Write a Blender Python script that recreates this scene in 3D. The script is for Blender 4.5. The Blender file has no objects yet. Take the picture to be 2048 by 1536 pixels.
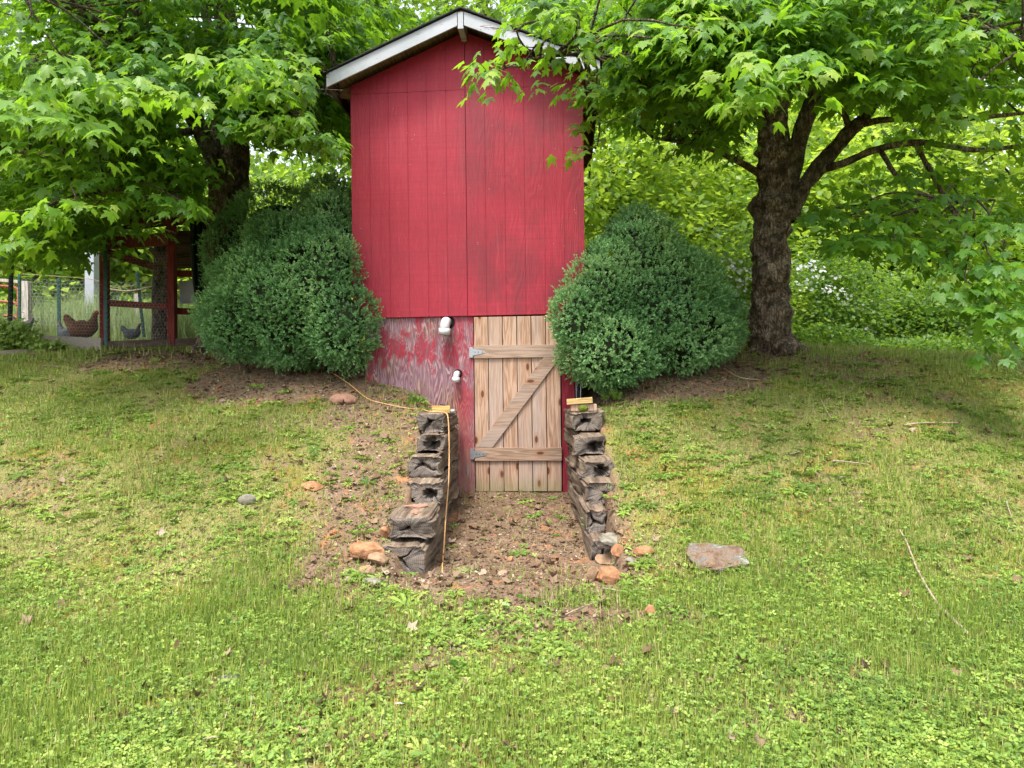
import bpy, math, random
import numpy as np
from mathutils import Vector, Matrix

# ------------------------------------------------------------------ camera, world, sun, exposure
F = 1419.0                      # focal length in pixels of the 2048 px wide photograph
ROLL = 0.012
sc = bpy.context.scene
col = sc.collection
cd = bpy.data.cameras.new('camera'); cam = bpy.data.objects.new('camera', cd); col.objects.link(cam)
cd.lens = F / 2048 * 36; cd.sensor_width = 36; cd.clip_start = 0.05; cd.clip_end = 600
cam.matrix_world = Matrix.Rotation(math.pi / 2, 4, 'X') @ Matrix.Rotation(-ROLL, 4, 'Z')
sc.camera = cam
SUN_EL, SUN_AZ = 64.0, 205.0    # degrees; azimuth clockwise from +Y (the view direction)
w = bpy.data.worlds.new('World'); sc.world = w; w.use_nodes = True
nt = w.node_tree; nt.nodes.clear()
sky = nt.nodes.new('ShaderNodeTexSky'); sky.sky_type = 'NISHITA'; sky.sun_disc = False
sky.sun_elevation = math.radians(SUN_EL); sky.sun_rotation = math.radians(SUN_AZ)
sky.air_density = 1.0; sky.dust_density = 4.0; sky.ozone_density = 1.0
hs = nt.nodes.new('ShaderNodeHueSaturation'); hs.inputs['Saturation'].default_value = 0.38
bg = nt.nodes.new('ShaderNodeBackground'); bg.inputs[1].default_value = 0.15
wo = nt.nodes.new('ShaderNodeOutputWorld')
nt.links.new(sky.outputs[0], hs.inputs['Color']); nt.links.new(hs.outputs[0], bg.inputs[0]); nt.links.new(bg.outputs[0], wo.inputs[0])
sl = bpy.data.lights.new('sun', 'SUN'); sl.energy = 1.5; sl.angle = math.radians(12); sl.color = (1, .955, .88)
so = bpy.data.objects.new('sun', sl); col.objects.link(so)
a_, e_ = math.radians(SUN_AZ), math.radians(SUN_EL)
sd = Vector((math.sin(a_) * math.cos(e_), math.cos(a_) * math.cos(e_), math.sin(e_)))
so.rotation_euler = sd.to_track_quat('Z', 'Y').to_euler()
vs = sc.view_settings; vs.view_transform = 'Standard'; vs.look = 'None'; vs.gamma = 1; vs.use_curve_mapping = False
vs.exposure = 1.73
sc.cycles.max_bounces = 8; sc.cycles.diffuse_bounces = 4; sc.cycles.transmission_bounces = 6; sc.cycles.transparent_max_bounces = 6
sc.cycles.use_denoising = True

rng = np.random.default_rng(7)
random.seed(7)

# ------------------------------------------------------------------ helpers
def P(px, py, d):
    """the point at distance d (along +Y) behind position px, py of the 2048 x 1536 photograph"""
    u, v = px - 1024.0, 768.0 - py
    u, v = u + v * ROLL, v - u * ROLL
    return Vector((u / F * d, d, v / F * d))

def proj(p):
    """world points (N,3) -> photograph positions"""
    d = np.maximum(p[:, 1], .01)
    u, v = p[:, 0] / d * F, p[:, 2] / d * F
    return 1024 + u - v * ROLL, 768 - (v + u * ROLL)

def _hash(i, j, k, seed):
    h = (i * 374761393 + j * 668265263 + k * 2147483647 + seed * 1274126177) & 0xffffffff
    h = ((h ^ (h >> 13)) * 1274126177) & 0xffffffff
    h = ((h ^ (h >> 16)) * 2246822519) & 0xffffffff
    return ((h ^ (h >> 15)) & 0xffffff) / float(0xffffff)

def vn(x, y, z=0.0, seed=0):
    x, y, z = np.broadcast_arrays(np.asarray(x, float), np.asarray(y, float), np.asarray(z, float))
    xi, yi, zi = np.floor(x).astype(np.int64), np.floor(y).astype(np.int64), np.floor(z).astype(np.int64)
    fx, fy, fz = x - xi, y - yi, z - zi
    fx, fy, fz = [f * f * (3 - 2 * f) for f in (fx, fy, fz)]
    r = 0
    for a in (0, 1):
        for b in (0, 1):
            for c in (0, 1):
                r = r + (fx if a else 1 - fx) * (fy if b else 1 - fy) * (fz if c else 1 - fz) * _hash(xi + a, yi + b, zi + c, seed)
    return r * 2 - 1

def fbm(x, y, z=0.0, seed=0, octv=3):
    r, a, s = 0, 1.0, 0
    for o in range(octv):
        r = r + a * vn(np.asarray(x) * 2 ** o, np.asarray(y) * 2 ** o, np.asarray(z) * 2 ** o, seed + o * 17); s += a; a *= .5
    return r / s

def sstep(a, b, x):
    t = np.clip((np.asarray(x, float) - a) / (b - a), 0, 1); return t * t * (3 - 2 * t)

def link(o, parent=None):
    col.objects.link(o)
    if parent is not None: o.parent = parent
    return o

def tag(o, label=None, cat=None, group=None, kind=None):
    if label: o['label'] = label
    if cat: o['category'] = cat
    if group: o['group'] = group
    if kind: o['kind'] = kind
    return o

def empty(name, loc, rz=0, **k):
    o = bpy.data.objects.new(name, None); o.location = loc; o.rotation_euler = (0, 0, rz); o.empty_display_size = .1
    link(o); return tag(o, **k)

def npmesh(name, verts, faces, mat=None, smooth=False, attrs=None):
    """faces: (M,k) array, all faces of k corners"""
    verts = np.asarray(verts, np.float32); faces = np.asarray(faces, np.int32)
    m = bpy.data.meshes.new(name)
    m.vertices.add(len(verts)); m.vertices.foreach_set('co', verts.ravel())
    k = faces.shape[1]; n = len(faces)
    m.loops.add(n * k); m.loops.foreach_set('vertex_index', faces.ravel())
    m.polygons.add(n); m.polygons.foreach_set('loop_start', np.arange(0, n * k, k, dtype=np.int32))
    m.polygons.foreach_set('loop_total', np.full(n, k, np.int32))
    if smooth: m.polygons.foreach_set('use_smooth', np.ones(n, bool))
    for an, av in (attrs or {}).items():
        at = m.attributes.new(an, 'FLOAT', 'POINT'); at.data.foreach_set('value', np.asarray(av, np.float32).ravel())
    m.update(calc_edges=True)
    if mat: m.materials.append(mat)
    return m

def ob(name, mesh, parent=None, loc=None):
    o = bpy.data.objects.new(name, mesh); link(o, parent)
    if loc is not None: o.location = loc
    return o

def pymesh(name, verts, faces, mat=None, smooth=False):
    m = bpy.data.meshes.new(name); m.from_pydata([tuple(v) for v in verts], [], faces)
    if smooth: m.polygons.foreach_set('use_smooth', [True] * len(m.polygons))
    m.update()
    if mat: m.materials.append(mat)
    return m

class MB:
    """collects shapes into one mesh"""
    def __init__(s): s.v = []; s.f = []
    def add(s, v, f):
        o = len(s.v); s.v += [tuple(q) for q in v]; s.f += [tuple(i + o for i in g) for g in f]; return s
    def box(s, x0, x1, y0, y1, z0, z1, M=None):
        v = [Vector((x, y, z)) for x in (x0, x1) for y in (y0, y1) for z in (z0, z1)]
        if M is not None: v = [M @ q for q in v]
        return s.add(v, [(0, 1, 3, 2), (4, 6, 7, 5), (0, 4, 5, 1), (2, 3, 7, 6), (0, 2, 6, 4), (1, 5, 7, 3)])
    def beam(s, a, b, w, h, up=(0, 0, 1)):
        a, b = Vector(a), Vector(b); d = (b - a); L = d.length; d.normalize()
        x = d.cross(Vector(up)).normalized(); z = x.cross(d)
        M = Matrix((x, d, z)).transposed().to_4x4(); M.translation = a
        return s.box(-w / 2, w / 2, 0, L, -h / 2, h / 2, M)
    def prism(s, poly, y0, y1):
        """poly in x,z; extruded along y"""
        n = len(poly); v = [(x, y0, z) for x, z in poly] + [(x, y1, z) for x, z in poly]
        f = [tuple(range(n)), tuple(range(2 * n - 1, n - 1, -1))] + [(i, i + n, (i + 1) % n + n, (i + 1) % n) for i in range(n)]
        return s.add(v, f)
    def tube(s, pts, rad, n=8, cap=True):
        v, f = tube_vf(pts, rad, n, cap); return s.add(v, f)
    def build(s, name, mat, parent=None, smooth=False, bevel=0, loc=None):
        o = ob(name, pymesh(name, s.v, s.f, mat, smooth), parent, loc)
        if bevel:
            b = o.modifiers.new('b', 'BEVEL'); b.width = bevel; b.segments = 2; b.limit_method = 'ANGLE'
        return o

def catmull(pts, per=6):
    pts = [np.array(p, float) for p in pts]; q = [2 * pts[0] - pts[1]] + pts + [2 * pts[-1] - pts[-2]]; out = []
    for i in range(1, len(q) - 2):
        for k in range(per):
            t = k / per; a, b, c, d = q[i - 1], q[i], q[i + 1], q[i + 2]
            out.append(.5 * (2 * b + (c - a) * t + (2 * a - 5 * b + 4 * c - d) * t * t + (3 * b - a - 3 * c + d) * t ** 3))
    out.append(pts[-1]); return out

def frames(pts):
    pts = np.array(pts, float); t = np.gradient(pts, axis=0); t /= np.linalg.norm(t, axis=1)[:, None] + 1e-9
    x = np.cross(t[0], [0, 1, 0.13]); x /= np.linalg.norm(x); X = []
    for i in range(len(pts)):
        x = x - t[i] * x.dot(t[i]); x /= np.linalg.norm(x) + 1e-9; X.append(x)
    X = np.array(X); return pts, t, X, np.cross(t, X)

def tube_vf(pts, rad, n=8, cap=True):
    pts, t, X, Y = frames(pts); m = len(pts); rad = np.broadcast_to(rad, (m,)) if np.ndim(rad) < 1 else np.asarray(rad)
    a = np.arange(n) / n * 2 * math.pi
    v = pts[:, None, :] + rad[:, None, None] * (np.cos(a)[None, :, None] * X[:, None, :] + np.sin(a)[None, :, None] * Y[:, None, :])
    v = v.reshape(-1, 3); f = []
    for i in range(m - 1):
        for j in range(n):
            k = (j + 1) % n; f.append((i * n + j, i * n + k, (i + 1) * n + k, (i + 1) * n + j))
    v = [tuple(q) for q in v]
    if cap:
        f.append(tuple(range(n - 1, -1, -1))); f.append(tuple(range((m - 1) * n, m * n)))
    return v, f

def stamp(tv, tf, loc, side, fwd, nrm, size, extra=None):
    """copies of a small template; loc (N,3), axes (N,3), size (N,) or (N,3)"""
    tv = np.asarray(tv, float); N, V = len(loc), len(tv)
    if np.ndim(size) == 1: size = np.repeat(size[:, None], 3, 1)
    B = tv[None] * size[:, None, :]
    v = loc[:, None, :] + B[..., 0:1] * side[:, None, :] + B[..., 1:2] * fwd[:, None, :] + B[..., 2:3] * nrm[:, None, :]
    f = np.asarray(tf)[None] + (np.arange(N) * V)[:, None, None]
    return v.reshape(-1, 3), f.reshape(-1, np.asarray(tf).shape[1])

def axes(fwd, nrm):
    fwd = fwd / (np.linalg.norm(fwd, axis=1)[:, None] + 1e-9)
    side = np.cross(fwd, nrm); side /= np.linalg.norm(side, axis=1)[:, None] + 1e-9
    return side, fwd, np.cross(side, fwd)

class Multi:
    """collects stamped copies (triangles) with a tint value per vertex"""
    def __init__(s): s.V = []; s.F = []; s.T = []; s.n = 0
    def add(s, tv, tf, loc, fwd, nrm, size, tint):
        if len(loc) == 0: return
        sd_, fw_, nr_ = axes(fwd, nrm); v, f = stamp(tv, tf, loc, sd_, fw_, nr_, size)
        s.V.append(v); s.F.append(f + s.n); s.n += len(v); s.T.append(np.repeat(tint, len(tv)))
    def build(s, name, mat, parent=None):
        m = npmesh(name, np.concatenate(s.V), np.concatenate(s.F), mat, False, {'tint': np.concatenate(s.T)})
        o = ob(name, m, parent); o['kind'] = 'stuff'; return o

# ------------------------------------------------------------------ materials
class NT:
    def __init__(s, name):
        s.m = bpy.data.materials.new(name); s.m.use_nodes = True; s.t = s.m.node_tree; s.t.nodes.clear()
        s.out = s.n('OutputMaterial'); s._c = None
    def n(s, t, **k):
        x = s.t.nodes.new('ShaderNode' + t)
        for a, b in k.items(): setattr(x, a, b)
        return x
    def s(s, sock, v):
        if hasattr(v, 'node'): s.t.links.new(v, sock)
        elif v is not None:
            if isinstance(v, (tuple, list)) and len(v) == 3 and sock.type == 'RGBA': v = (*v, 1)
            sock.default_value = v
    def obj(s, rnd=True):
        """object coordinates, shifted per object"""
        tc = s.n('TexCoord').outputs['Object']
        if not rnd: return tc
        oi = s.n('ObjectInfo').outputs['Random']; mu = s.math('MULTIPLY', oi, 37.0)
        va = s.n('VectorMath', operation='ADD'); s.s(va.inputs[0], tc); s.s(va.inputs[1], mu); return va.outputs[0]
    def map(s, v, scale=(1, 1, 1), loc=(0, 0, 0), rot=(0, 0, 0)):
        x = s.n('Mapping'); s.s(x.inputs[0], v); x.inputs['Scale'].default_value = scale; x.inputs['Location'].default_value = loc
        x.inputs['Rotation'].default_value = rot; return x.outputs[0]
    def noise(s, v, scale=5, detail=4, rough=.55, dist=0, color=False):
        x = s.n('TexNoise'); s.s(x.inputs['Vector'], v); x.inputs['Scale'].default_value = scale; x.inputs['Detail'].default_value = detail
        x.inputs['Roughness'].default_value = rough; x.inputs['Distortion'].default_value = dist; return x.outputs[1 if color else 0]
    def vor(s, v, scale=5, feature='F1', out=0):
        x = s.n('TexVoronoi', feature=feature, voronoi_dimensions='2D' if abs(scale - 5.2) < .01 else '3D'); s.s(x.inputs['Vector'], v); x.inputs['Scale'].default_value = scale; return x.outputs[out]
    def math(s, op, a, b=None, c=None, clamp=False):
        x = s.n('Math', operation=op); x.use_clamp = clamp; s.s(x.inputs[0], a)
        if b is not None: s.s(x.inputs[1], b)
        if c is not None: s.s(x.inputs[2], c)
        return x.outputs[0]
    def ramp(s, fac, stops, interp='LINEAR'):
        x = s.n('ValToRGB'); x.color_ramp.interpolation = interp; s.s(x.inputs[0], fac); e = x.color_ramp.elements
        while len(e) > 1: e.remove(e[-1])
        for i, (p, c) in enumerate(stops):
            q = e[0] if i == 0 else e.new(p); q.position = p
            if not isinstance(c, (tuple, list)): c = (c, c, c)
            q.color = (*c, 1)
        return x.outputs[0]
    def mix(s, f, a, b, mode='MIX'):
        x = s.n('Mix', data_type='RGBA', blend_type=mode); s.s(x.inputs[0], f); s.s(x.inputs[6], a); s.s(x.inputs[7], b); return x.outputs[2]
    def rng(s, v, a, b, c=0, d=1):
        x = s.n('MapRange'); s.s(x.inputs[0], v)
        for i, q in enumerate((a, b, c, d)): x.inputs[i + 1].default_value = q
        return x.outputs[0]
    def sep(s, v):
        x = s.n('SeparateXYZ'); s.s(x.inputs[0], v); return x.outputs
    def attr(s, name):
        return s.n('Attribute', attribute_name=name).outputs['Fac']
    def bump(s, h, strength=.5, dist=.01, nrm=None):
        x = s.n('Bump'); s.s(x.inputs['Height'], h); x.inputs['Strength'].default_value = strength; x.inputs['Distance'].default_value = dist
        if nrm is not None: s.s(x.inputs['Normal'], nrm)
        return x.outputs[0]
    def pbr(s, colr, rough=.8, nrm=None, spec=.3, metal=0):
        x = s.n('BsdfPrincipled'); s.s(x.inputs['Base Color'], colr); s.s(x.inputs['Roughness'], rough)
        x.inputs['Specular IOR Level'].default_value = spec; x.inputs['Metallic'].default_value = metal
        if nrm is not None: s.s(x.inputs['Normal'], nrm)
        return x.outputs[0]
    def done(s, sh):
        s.t.links.new(sh, s.out.inputs[0]); return s.m

def leaf_mat(name, stops, trans=(.18, .34, .03), amount=.4, rough=.45, spec=.35):
    t = NT(name); ti = t.attr('tint'); c = t.ramp(ti, stops)
    g = t.n('NewGeometry'); n = t.noise(g.outputs['Position'], 1.3, 2)
    c = t.mix(t.rng(n, .35, .65), t.mix(1, c, (.82, .86, .9), 'MULTIPLY'), c)
    p = t.pbr(c, rough, None, spec)
    tr = t.n('BsdfTranslucent'); t.s(tr.inputs[0], t.mix(t.rng(ti, 0, 1, .0, .75), trans, tuple(min(1, q * 1.25) for q in trans)))
    mx = t.n('MixShader'); mx.inputs[0].default_value = amount
    t.t.links.new(p, mx.inputs[1]); t.t.links.new(tr.outputs[0], mx.inputs[2])
    return t.done(mx.outputs[0])

M = {}
M['maple'] = leaf_mat('maple_leaves', [(0, (.028, .085, .016)), (.35, (.055, .15, .02)), (.7, (.13, .26, .028)), (1, (.32, .42, .06))], (.24, .44, .02), .48)
M['maple_single'] = None
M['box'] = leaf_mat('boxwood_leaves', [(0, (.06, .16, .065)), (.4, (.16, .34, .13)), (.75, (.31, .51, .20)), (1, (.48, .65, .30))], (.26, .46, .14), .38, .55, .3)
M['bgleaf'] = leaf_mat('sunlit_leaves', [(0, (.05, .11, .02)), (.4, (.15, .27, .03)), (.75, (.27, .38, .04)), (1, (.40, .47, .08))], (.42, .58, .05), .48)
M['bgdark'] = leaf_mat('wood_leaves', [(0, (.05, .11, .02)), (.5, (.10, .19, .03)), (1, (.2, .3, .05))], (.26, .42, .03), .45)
M['grass'] = leaf_mat('grass_blades', [(0, (.065, .125, .022)), (.4, (.18, .26, .038)), (.7, (.30, .36, .055)), (.9, (.40, .37, .12)), (1, (.48, .40, .20))], (.24, .34, .06), .3, .6, .25)
M['clover'] = leaf_mat('clover_leaves', [(0, (.06, .125, .025)), (.4, (.16, .265, .045)), (.75, (.26, .36, .06)), (1, (.36, .43, .11))], (.30, .40, .07), .28, .55, .3)
M['litter'] = leaf_mat('dead_leaves', [(0, (.06, .035, .022)), (.4, (.14, .085, .05)), (.75, (.27, .18, .12)), (.92, (.38, .28, .21)), (1, (.5, .42, .3))], (.2, .12, .06), .1, .8, .15)
M['petal'] = leaf_mat('white_petals', [(0, (.62, .62, .58)), (1, (.85, .85, .82))], (.7, .7, .65), .3, .6, .2)
M['reed'] = leaf_mat('meadow_grass', [(0, (.14, .2, .07)), (.5, (.24, .32, .12)), (1, (.42, .46, .24))], (.34, .42, .14), .35, .6, .2)

def ground_mat():
    t = NT('ground_soil'); po = t.n('NewGeometry').outputs['Position']
    bare = t.attr('bare'); n1 = t.noise(po, 2.2, 5, .6); n2 = t.noise(po, 14, 5, .65); n3 = t.noise(po, 70, 4, .7); n4 = t.noise(po, 5, 4, .6, 1.0)
    soil = t.ramp(n2, [(.25, (.07, .048, .030)), (.5, (.14, .097, .062)), (.75, (.235, .17, .115))])
    red = t.mix(t.rng(n4, .56, .70), soil, (.34, .145, .062))
    chips = t.ramp(t.vor(po, 55, out=0), [(0, (.36, .26, .18)), (.35, (.2, .13, .085)), (1, (.09, .055, .035))])
    soil = t.mix(t.rng(n3, .45, .6, 0, .75), red, chips)
    thatch = t.ramp(n3, [(.3, (.08, .08, .03)), (.5, (.17, .16, .055)), (.7, (.26, .235, .09))])
    moss = t.ramp(n3, [(.3, (.12, .095, .025)), (.6, (.21, .165, .04)), (.8, (.27, .19, .055))])
    lawn = t.mix(t.rng(t.noise(t.map(po, loc=(9, 3, 0)), 1.6, 5, .65), .50, .60), thatch, moss)
    lawn = t.mix(t.rng(n4, .58, .66, 0, .8), lawn, soil)
    f = t.math('ADD', bare, t.rng(n2, .3, .7, -.25, .25)); f = t.rng(f, .35, .65)
    c = t.mix(f, lawn, soil)
    h = t.math('ADD', t.math('MULTIPLY', n3, .5), n2)
    b = t.bump(h, .8, .02)
    return t.done(t.pbr(c, .95, b, .1))
M['ground'] = ground_mat()

def siding_mat():
    t = NT('red_painted_siding'); o = t.obj(); os = t.obj(False); x, y, z = t.sep(os)
    g = t.noise(t.map(o, (1.6, 1, .16)), 2.0, 3, .5, .4); ring = t.math('SINE', t.math('MULTIPLY', g, 150))
    fine = t.noise(t.map(o, (60, 10, 5)), 3, 3, .6)
    saw = t.noise(t.map(o, (1.2, 1, 42)), 1.4, 4, .65)
    c = t.ramp(t.noise(o, 1.1, 4, .55), [(.3, (.24, .012, .027)), (.7, (.33, .019, .038))])
    c = t.mix(t.rng(saw, .42, .62, 0, .45), c, (.20, .011, .024))
    c = t.mix(t.rng(ring, .2, 1, 0, .22), c, (.22, .012, .022))
    c = t.mix(t.rng(fine, .52, .75, 0, .4), c, (.38, .05, .07))
    # mildew on the right half of the wall
    st = t.noise(t.map(os, (1.5, 1, .75), (3.1, 0, 1.2)), 1.7, 5, .62)
    sx = t.rng(x, -.35, .35); st = t.math('MULTIPLY', t.rng(st, .42, .62), t.math('ADD', sx, .22, clamp=True))
    c = t.mix(t.math('MULTIPLY', st, .55), c, (.10, .018, .024))
    spk = t.vor(t.map(os, (1, 1, 1)), 26); spn = t.noise(os, 6, 2)
    c = t.mix(t.math('MULTIPLY', t.math('LESS_THAN', spk, .075), t.math('GREATER_THAN', spn, .63)), c, (.5, .38, .36))
    dp = t.noise(t.map(os, (1, 1, .05)), 26, 3, .6); c = t.mix(t.math('MULTIPLY', t.rng(dp, .58, .72, 0, .16), t.rng(t.noise(os, 1.7, 2), .4, .6)), c, (.42, .10, .12))
    h = t.math('ADD', t.math('MULTIPLY', ring, .35), t.math('MULTIPLY', fine, .8)); h = t.math('ADD', h, t.math('MULTIPLY', saw, .8))
    return t.done(t.pbr(c, .62, t.bump(h, .55, .004), .3))
M['siding'] = siding_mat()

def ply_mat():
    t = NT('peeling_painted_plywood'); o = t.obj(False); x, y, z = t.sep(o)
    g = t.noise(t.map(o, (3.2, 1, .5), (1.3, 0, 2.2)), 2.3, 2.6, .5, .25); ring = t.math('SINE', t.math('MULTIPLY', g, 130))
    fine = t.noise(t.map(o, (90, 10, 7)), 3, 3, .6)
    wood = t.ramp(t.math('MULTIPLY_ADD', ring, .22, t.math('MULTIPLY', fine, 1.0)), [(.0, (.07, .03, .04)), (.35, (.15, .07, .09)), (.6, (.27, .16, .18)), (.9, (.42, .32, .30))])
    brown = t.ramp(t.math('MULTIPLY_ADD', ring, .5, .5), [(0, (.10, .05, .035)), (.6, (.21, .12, .08)), (1, (.33, .22, .16))])
    wood = t.mix(t.rng(t.noise(o, 5, 4, .7), .38, .6, 0, .65), wood, (.20, .115, .135)); wood = t.mix(t.rng(t.noise(o, 2.3, 3), .5, .68), wood, brown)
    pm = t.noise(t.map(o, (1, 1, .55), (0, 0, 5)), 5.5, 6, .72, .3)
    hgt = t.rng(z, -.35, .35, -.16, .03)
    rm = t.rng(t.math('ADD', pm, hgt), .50, .56); rm = t.math('MULTIPLY', rm, t.rng(ring, -.9, .3, .35, 1))
    redc = t.mix(t.noise(o, 16, 3), (.22, .014, .028), (.32, .045, .065))
    # the narrow right part keeps more paint
    side = t.math('MULTIPLY', t.rng(x, -.20, -.08), t.rng(t.noise(t.map(o, (1, 1, .3)), 9, 4, .7), .40, .55)); rm = t.math('MAXIMUM', rm, t.math('MULTIPLY', side, .75))
    c = t.mix(rm, wood, redc)
    dirt = t.math('MULTIPLY', t.rng(z, -.25, -.75), t.rng(t.noise(o, 4, 4), .3, .6)); dn = t.math('MULTIPLY', dirt, .6)
    c = t.mix(dn, c, (.28, .17, .115))
    wet = t.math('MULTIPLY', t.rng(t.vor(t.map(o, (1, 1, .65), (.0, 0, .0)), 1.0), 0, .4), 0)
    h = t.math('ADD', t.math('MULTIPLY', ring, .6), t.math('MULTIPLY', rm, .8))
    return t.done(t.pbr(c, .8, t.bump(h, .6, .003), .2))
M['ply'] = ply_mat()

def wood_mat(name, lo, mid, hi, knots=True, grey=.35, green=0.0, scale=1.0, axis='z', redd=0.0, bump=.4):
    t = NT(name); o = t.obj(); os = t.obj(False); sc3 = {'z': (1, 1, .07), 'x': (.07, 1, 1), 'y': (1, .07, 1)}[axis]
    d = t.noise(t.map(o, sc3), 7 * scale, 4, .55, .35); ring = t.math('SINE', t.math('MULTIPLY', d, 75))
    fine = t.noise(t.map(o, tuple(q * 1.0 for q in sc3)), 120 * scale, 3, .7)
    v = t.math('MULTIPLY_ADD', ring, .22, t.math('MULTIPLY', fine, 1.0))
    c = t.ramp(v, [(.2, lo), (.5, mid), (.85, hi)])
    big = t.noise(t.map(o, sc3), 2.5, 4, .6)
    oi = t.n('ObjectInfo').outputs['Random']
    c = t.mix(t.math('MULTIPLY', oi, .35), c, tuple(q * .78 for q in mid))
    c = t.mix(t.rng(t.math('ADD', big, t.math('MULTIPLY', oi, .12)), .48, .68, 0, grey), c, (.36, .31, .28))
    streak = t.rng(t.noise(t.map(o, sc3), 30, 4, .7), .56, .72, 0, grey * .8)
    c = t.mix(streak, c, (.16, .125, .11))
    if knots:
        xx, yy, zz = t.sep(o); cb = t.n('CombineXYZ'); t.s(cb.inputs[0], t.math('MULTIPLY', xx, 1 if axis == 'z' else .42)); t.s(cb.inputs[1], t.math('MULTIPLY', zz, .42 if axis == 'z' else 1)); kc = cb.outputs[0]; k = t.vor(kc, 5.2)
        sel = t.math('GREATER_THAN', t.vor(kc, 5.2, out=1), .45)
        kk = t.math('MULTIPLY', t.rng(k, .10, .06), sel); rim = t.math('MULTIPLY', t.rng(k, .22, .08, 0, .6), sel)
        c = t.mix(rim, c, (.30, .14, .07)); c = t.mix(kk, c, (.10, .045, .025))
    if green:
        x, y, z = t.sep(os); gm = t.math('MULTIPLY', t.rng(z, -.93, -1.1), green); c = t.mix(gm, c, (.16, .17, .06))
    return t.done(t.pbr(c, .8, t.bump(v, bump, .002), .2))
M['pine'] = wood_mat('weathered_pine', (.24, .135, .085), (.36, .225, .15), (.46, .325, .24), True, .55, .5)
M['batten'] = wood_mat('weathered_pine_batten', (.19, .12, .08), (.29, .19, .13), (.38, .27, .20), True, .5, 0, axis='x')
M['newpine'] = wood_mat('yellow_lumber', (.28, .17, .05), (.42, .28, .09), (.55, .40, .17), False, .15, axis='x')
M['greyboard'] = wood_mat('grey_weathered_board', (.12, .095, .065), (.24, .19, .13), (.36, .30, .22), False, .6, axis='x')
M['greypost'] = wood_mat('grey_weathered_post', (.20, .18, .16), (.36, .33, .30), (.5, .47, .43), False, .5)
M['redwood'] = wood_mat('red_stained_post', (.09, .012, .012), (.15, .02, .019), (.21, .04, .035), False, .08)
M['darkwood'] = wood_mat('dark_brown_board', (.035, .020, .015), (.07, .042, .03), (.12, .08, .06), False, .2, axis='x')
M['redtrim'] = wood_mat('dark_red_board', (.12, .010, .018), (.19, .014, .026), (.27, .03, .045), False, .05)
M['soffit'] = wood_mat('bare_soffit_wood', (.10, .05, .03), (.20, .105, .06), (.30, .17, .10), False, .2, axis='y')

def fascia_mat():
    t = NT('flaking_white_paint'); o = t.obj(); d = t.noise(t.map(o, (.35, 1, 1.6)), 9, 5, .68, .6)
    c = t.mix(t.rng(t.noise(o, 3, 3), .35, .7), (.36, .37, .40), (.28, .30, .32))
    c = t.mix(t.rng(t.noise(t.map(o, (.12, 1, 1)), 40, 3), .55, .75, 0, .35), c, (.40, .37, .30))
    c = t.mix(t.rng(d, .60, .62), c, (.12, .07, .05))
    return t.done(t.pbr(c, .6, t.bump(t.rng(d, .62, .60), .4, .002), .3))
M['fascia'] = fascia_mat()

def tie_mat():
    t = NT('old_creosoted_timber'); o = t.obj()
    d = t.noise(t.map(o, (1, .06, 1)), 22, 5, .65, .3); n = t.noise(o, 7, 5, .6); f = t.noise(o, 60, 3, .7)
    c = t.ramp(d, [(.3, (.03, .021, .015)), (.45, (.10, .073, .053)), (.58, (.19, .145, .105)), (.8, (.32, .26, .19))])
    c = t.mix(t.rng(n, .5, .7, 0, .7), c, (.20, .135, .095))
    c = t.mix(t.rng(f, .6, .8, 0, .5), c, (.31, .26, .2))
    h = t.math('ADD', d, t.math('MULTIPLY', f, .25))
    return t.done(t.pbr(c, .9, t.bump(h, .9, .012), .15))
M['tie'] = tie_mat()
def tieend_mat():
    t = NT('checked_timber_end'); o = t.obj(False); x, y, z = t.sep(o)
    r = t.math('SQRT', t.math('ADD', t.math('MULTIPLY', x, x), t.math('MULTIPLY', z, z)))
    a = t.math('ARCTAN2', z, x); n = t.noise(t.obj(), 10, 4, .6)
    ring = t.math('SINE', t.math('MULTIPLY_ADD', r, 480, t.math('MULTIPLY', n, 8)))
    cv = t.n('CombineXYZ'); t.s(cv.inputs[0], t.math('MULTIPLY', a, 9)); t.s(cv.inputs[1], t.math('MULTIPLY', r, 6)); t.s(cv.inputs[2], t.math('MULTIPLY', t.n('ObjectInfo').outputs['Random'], 50))
    ray = t.noise(cv.outputs[0], 1, 4, .7)
    c = t.ramp(t.math('MULTIPLY_ADD', ring, .05, ray), [(.25, (.03, .024, .02)), (.4, (.085, .070, .06)), (.6, (.165, .14, .12)), (.8, (.28, .245, .205))])
    c = t.mix(t.rng(n, .5, .75, 0, .5), c, (.14, .095, .06))
    return t.done(t.pbr(c, .92, t.bump(t.math('ADD', ray, t.math('MULTIPLY', ring, .06)), .7, .008), .1))
M['tieend'] = tieend_mat()

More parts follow.
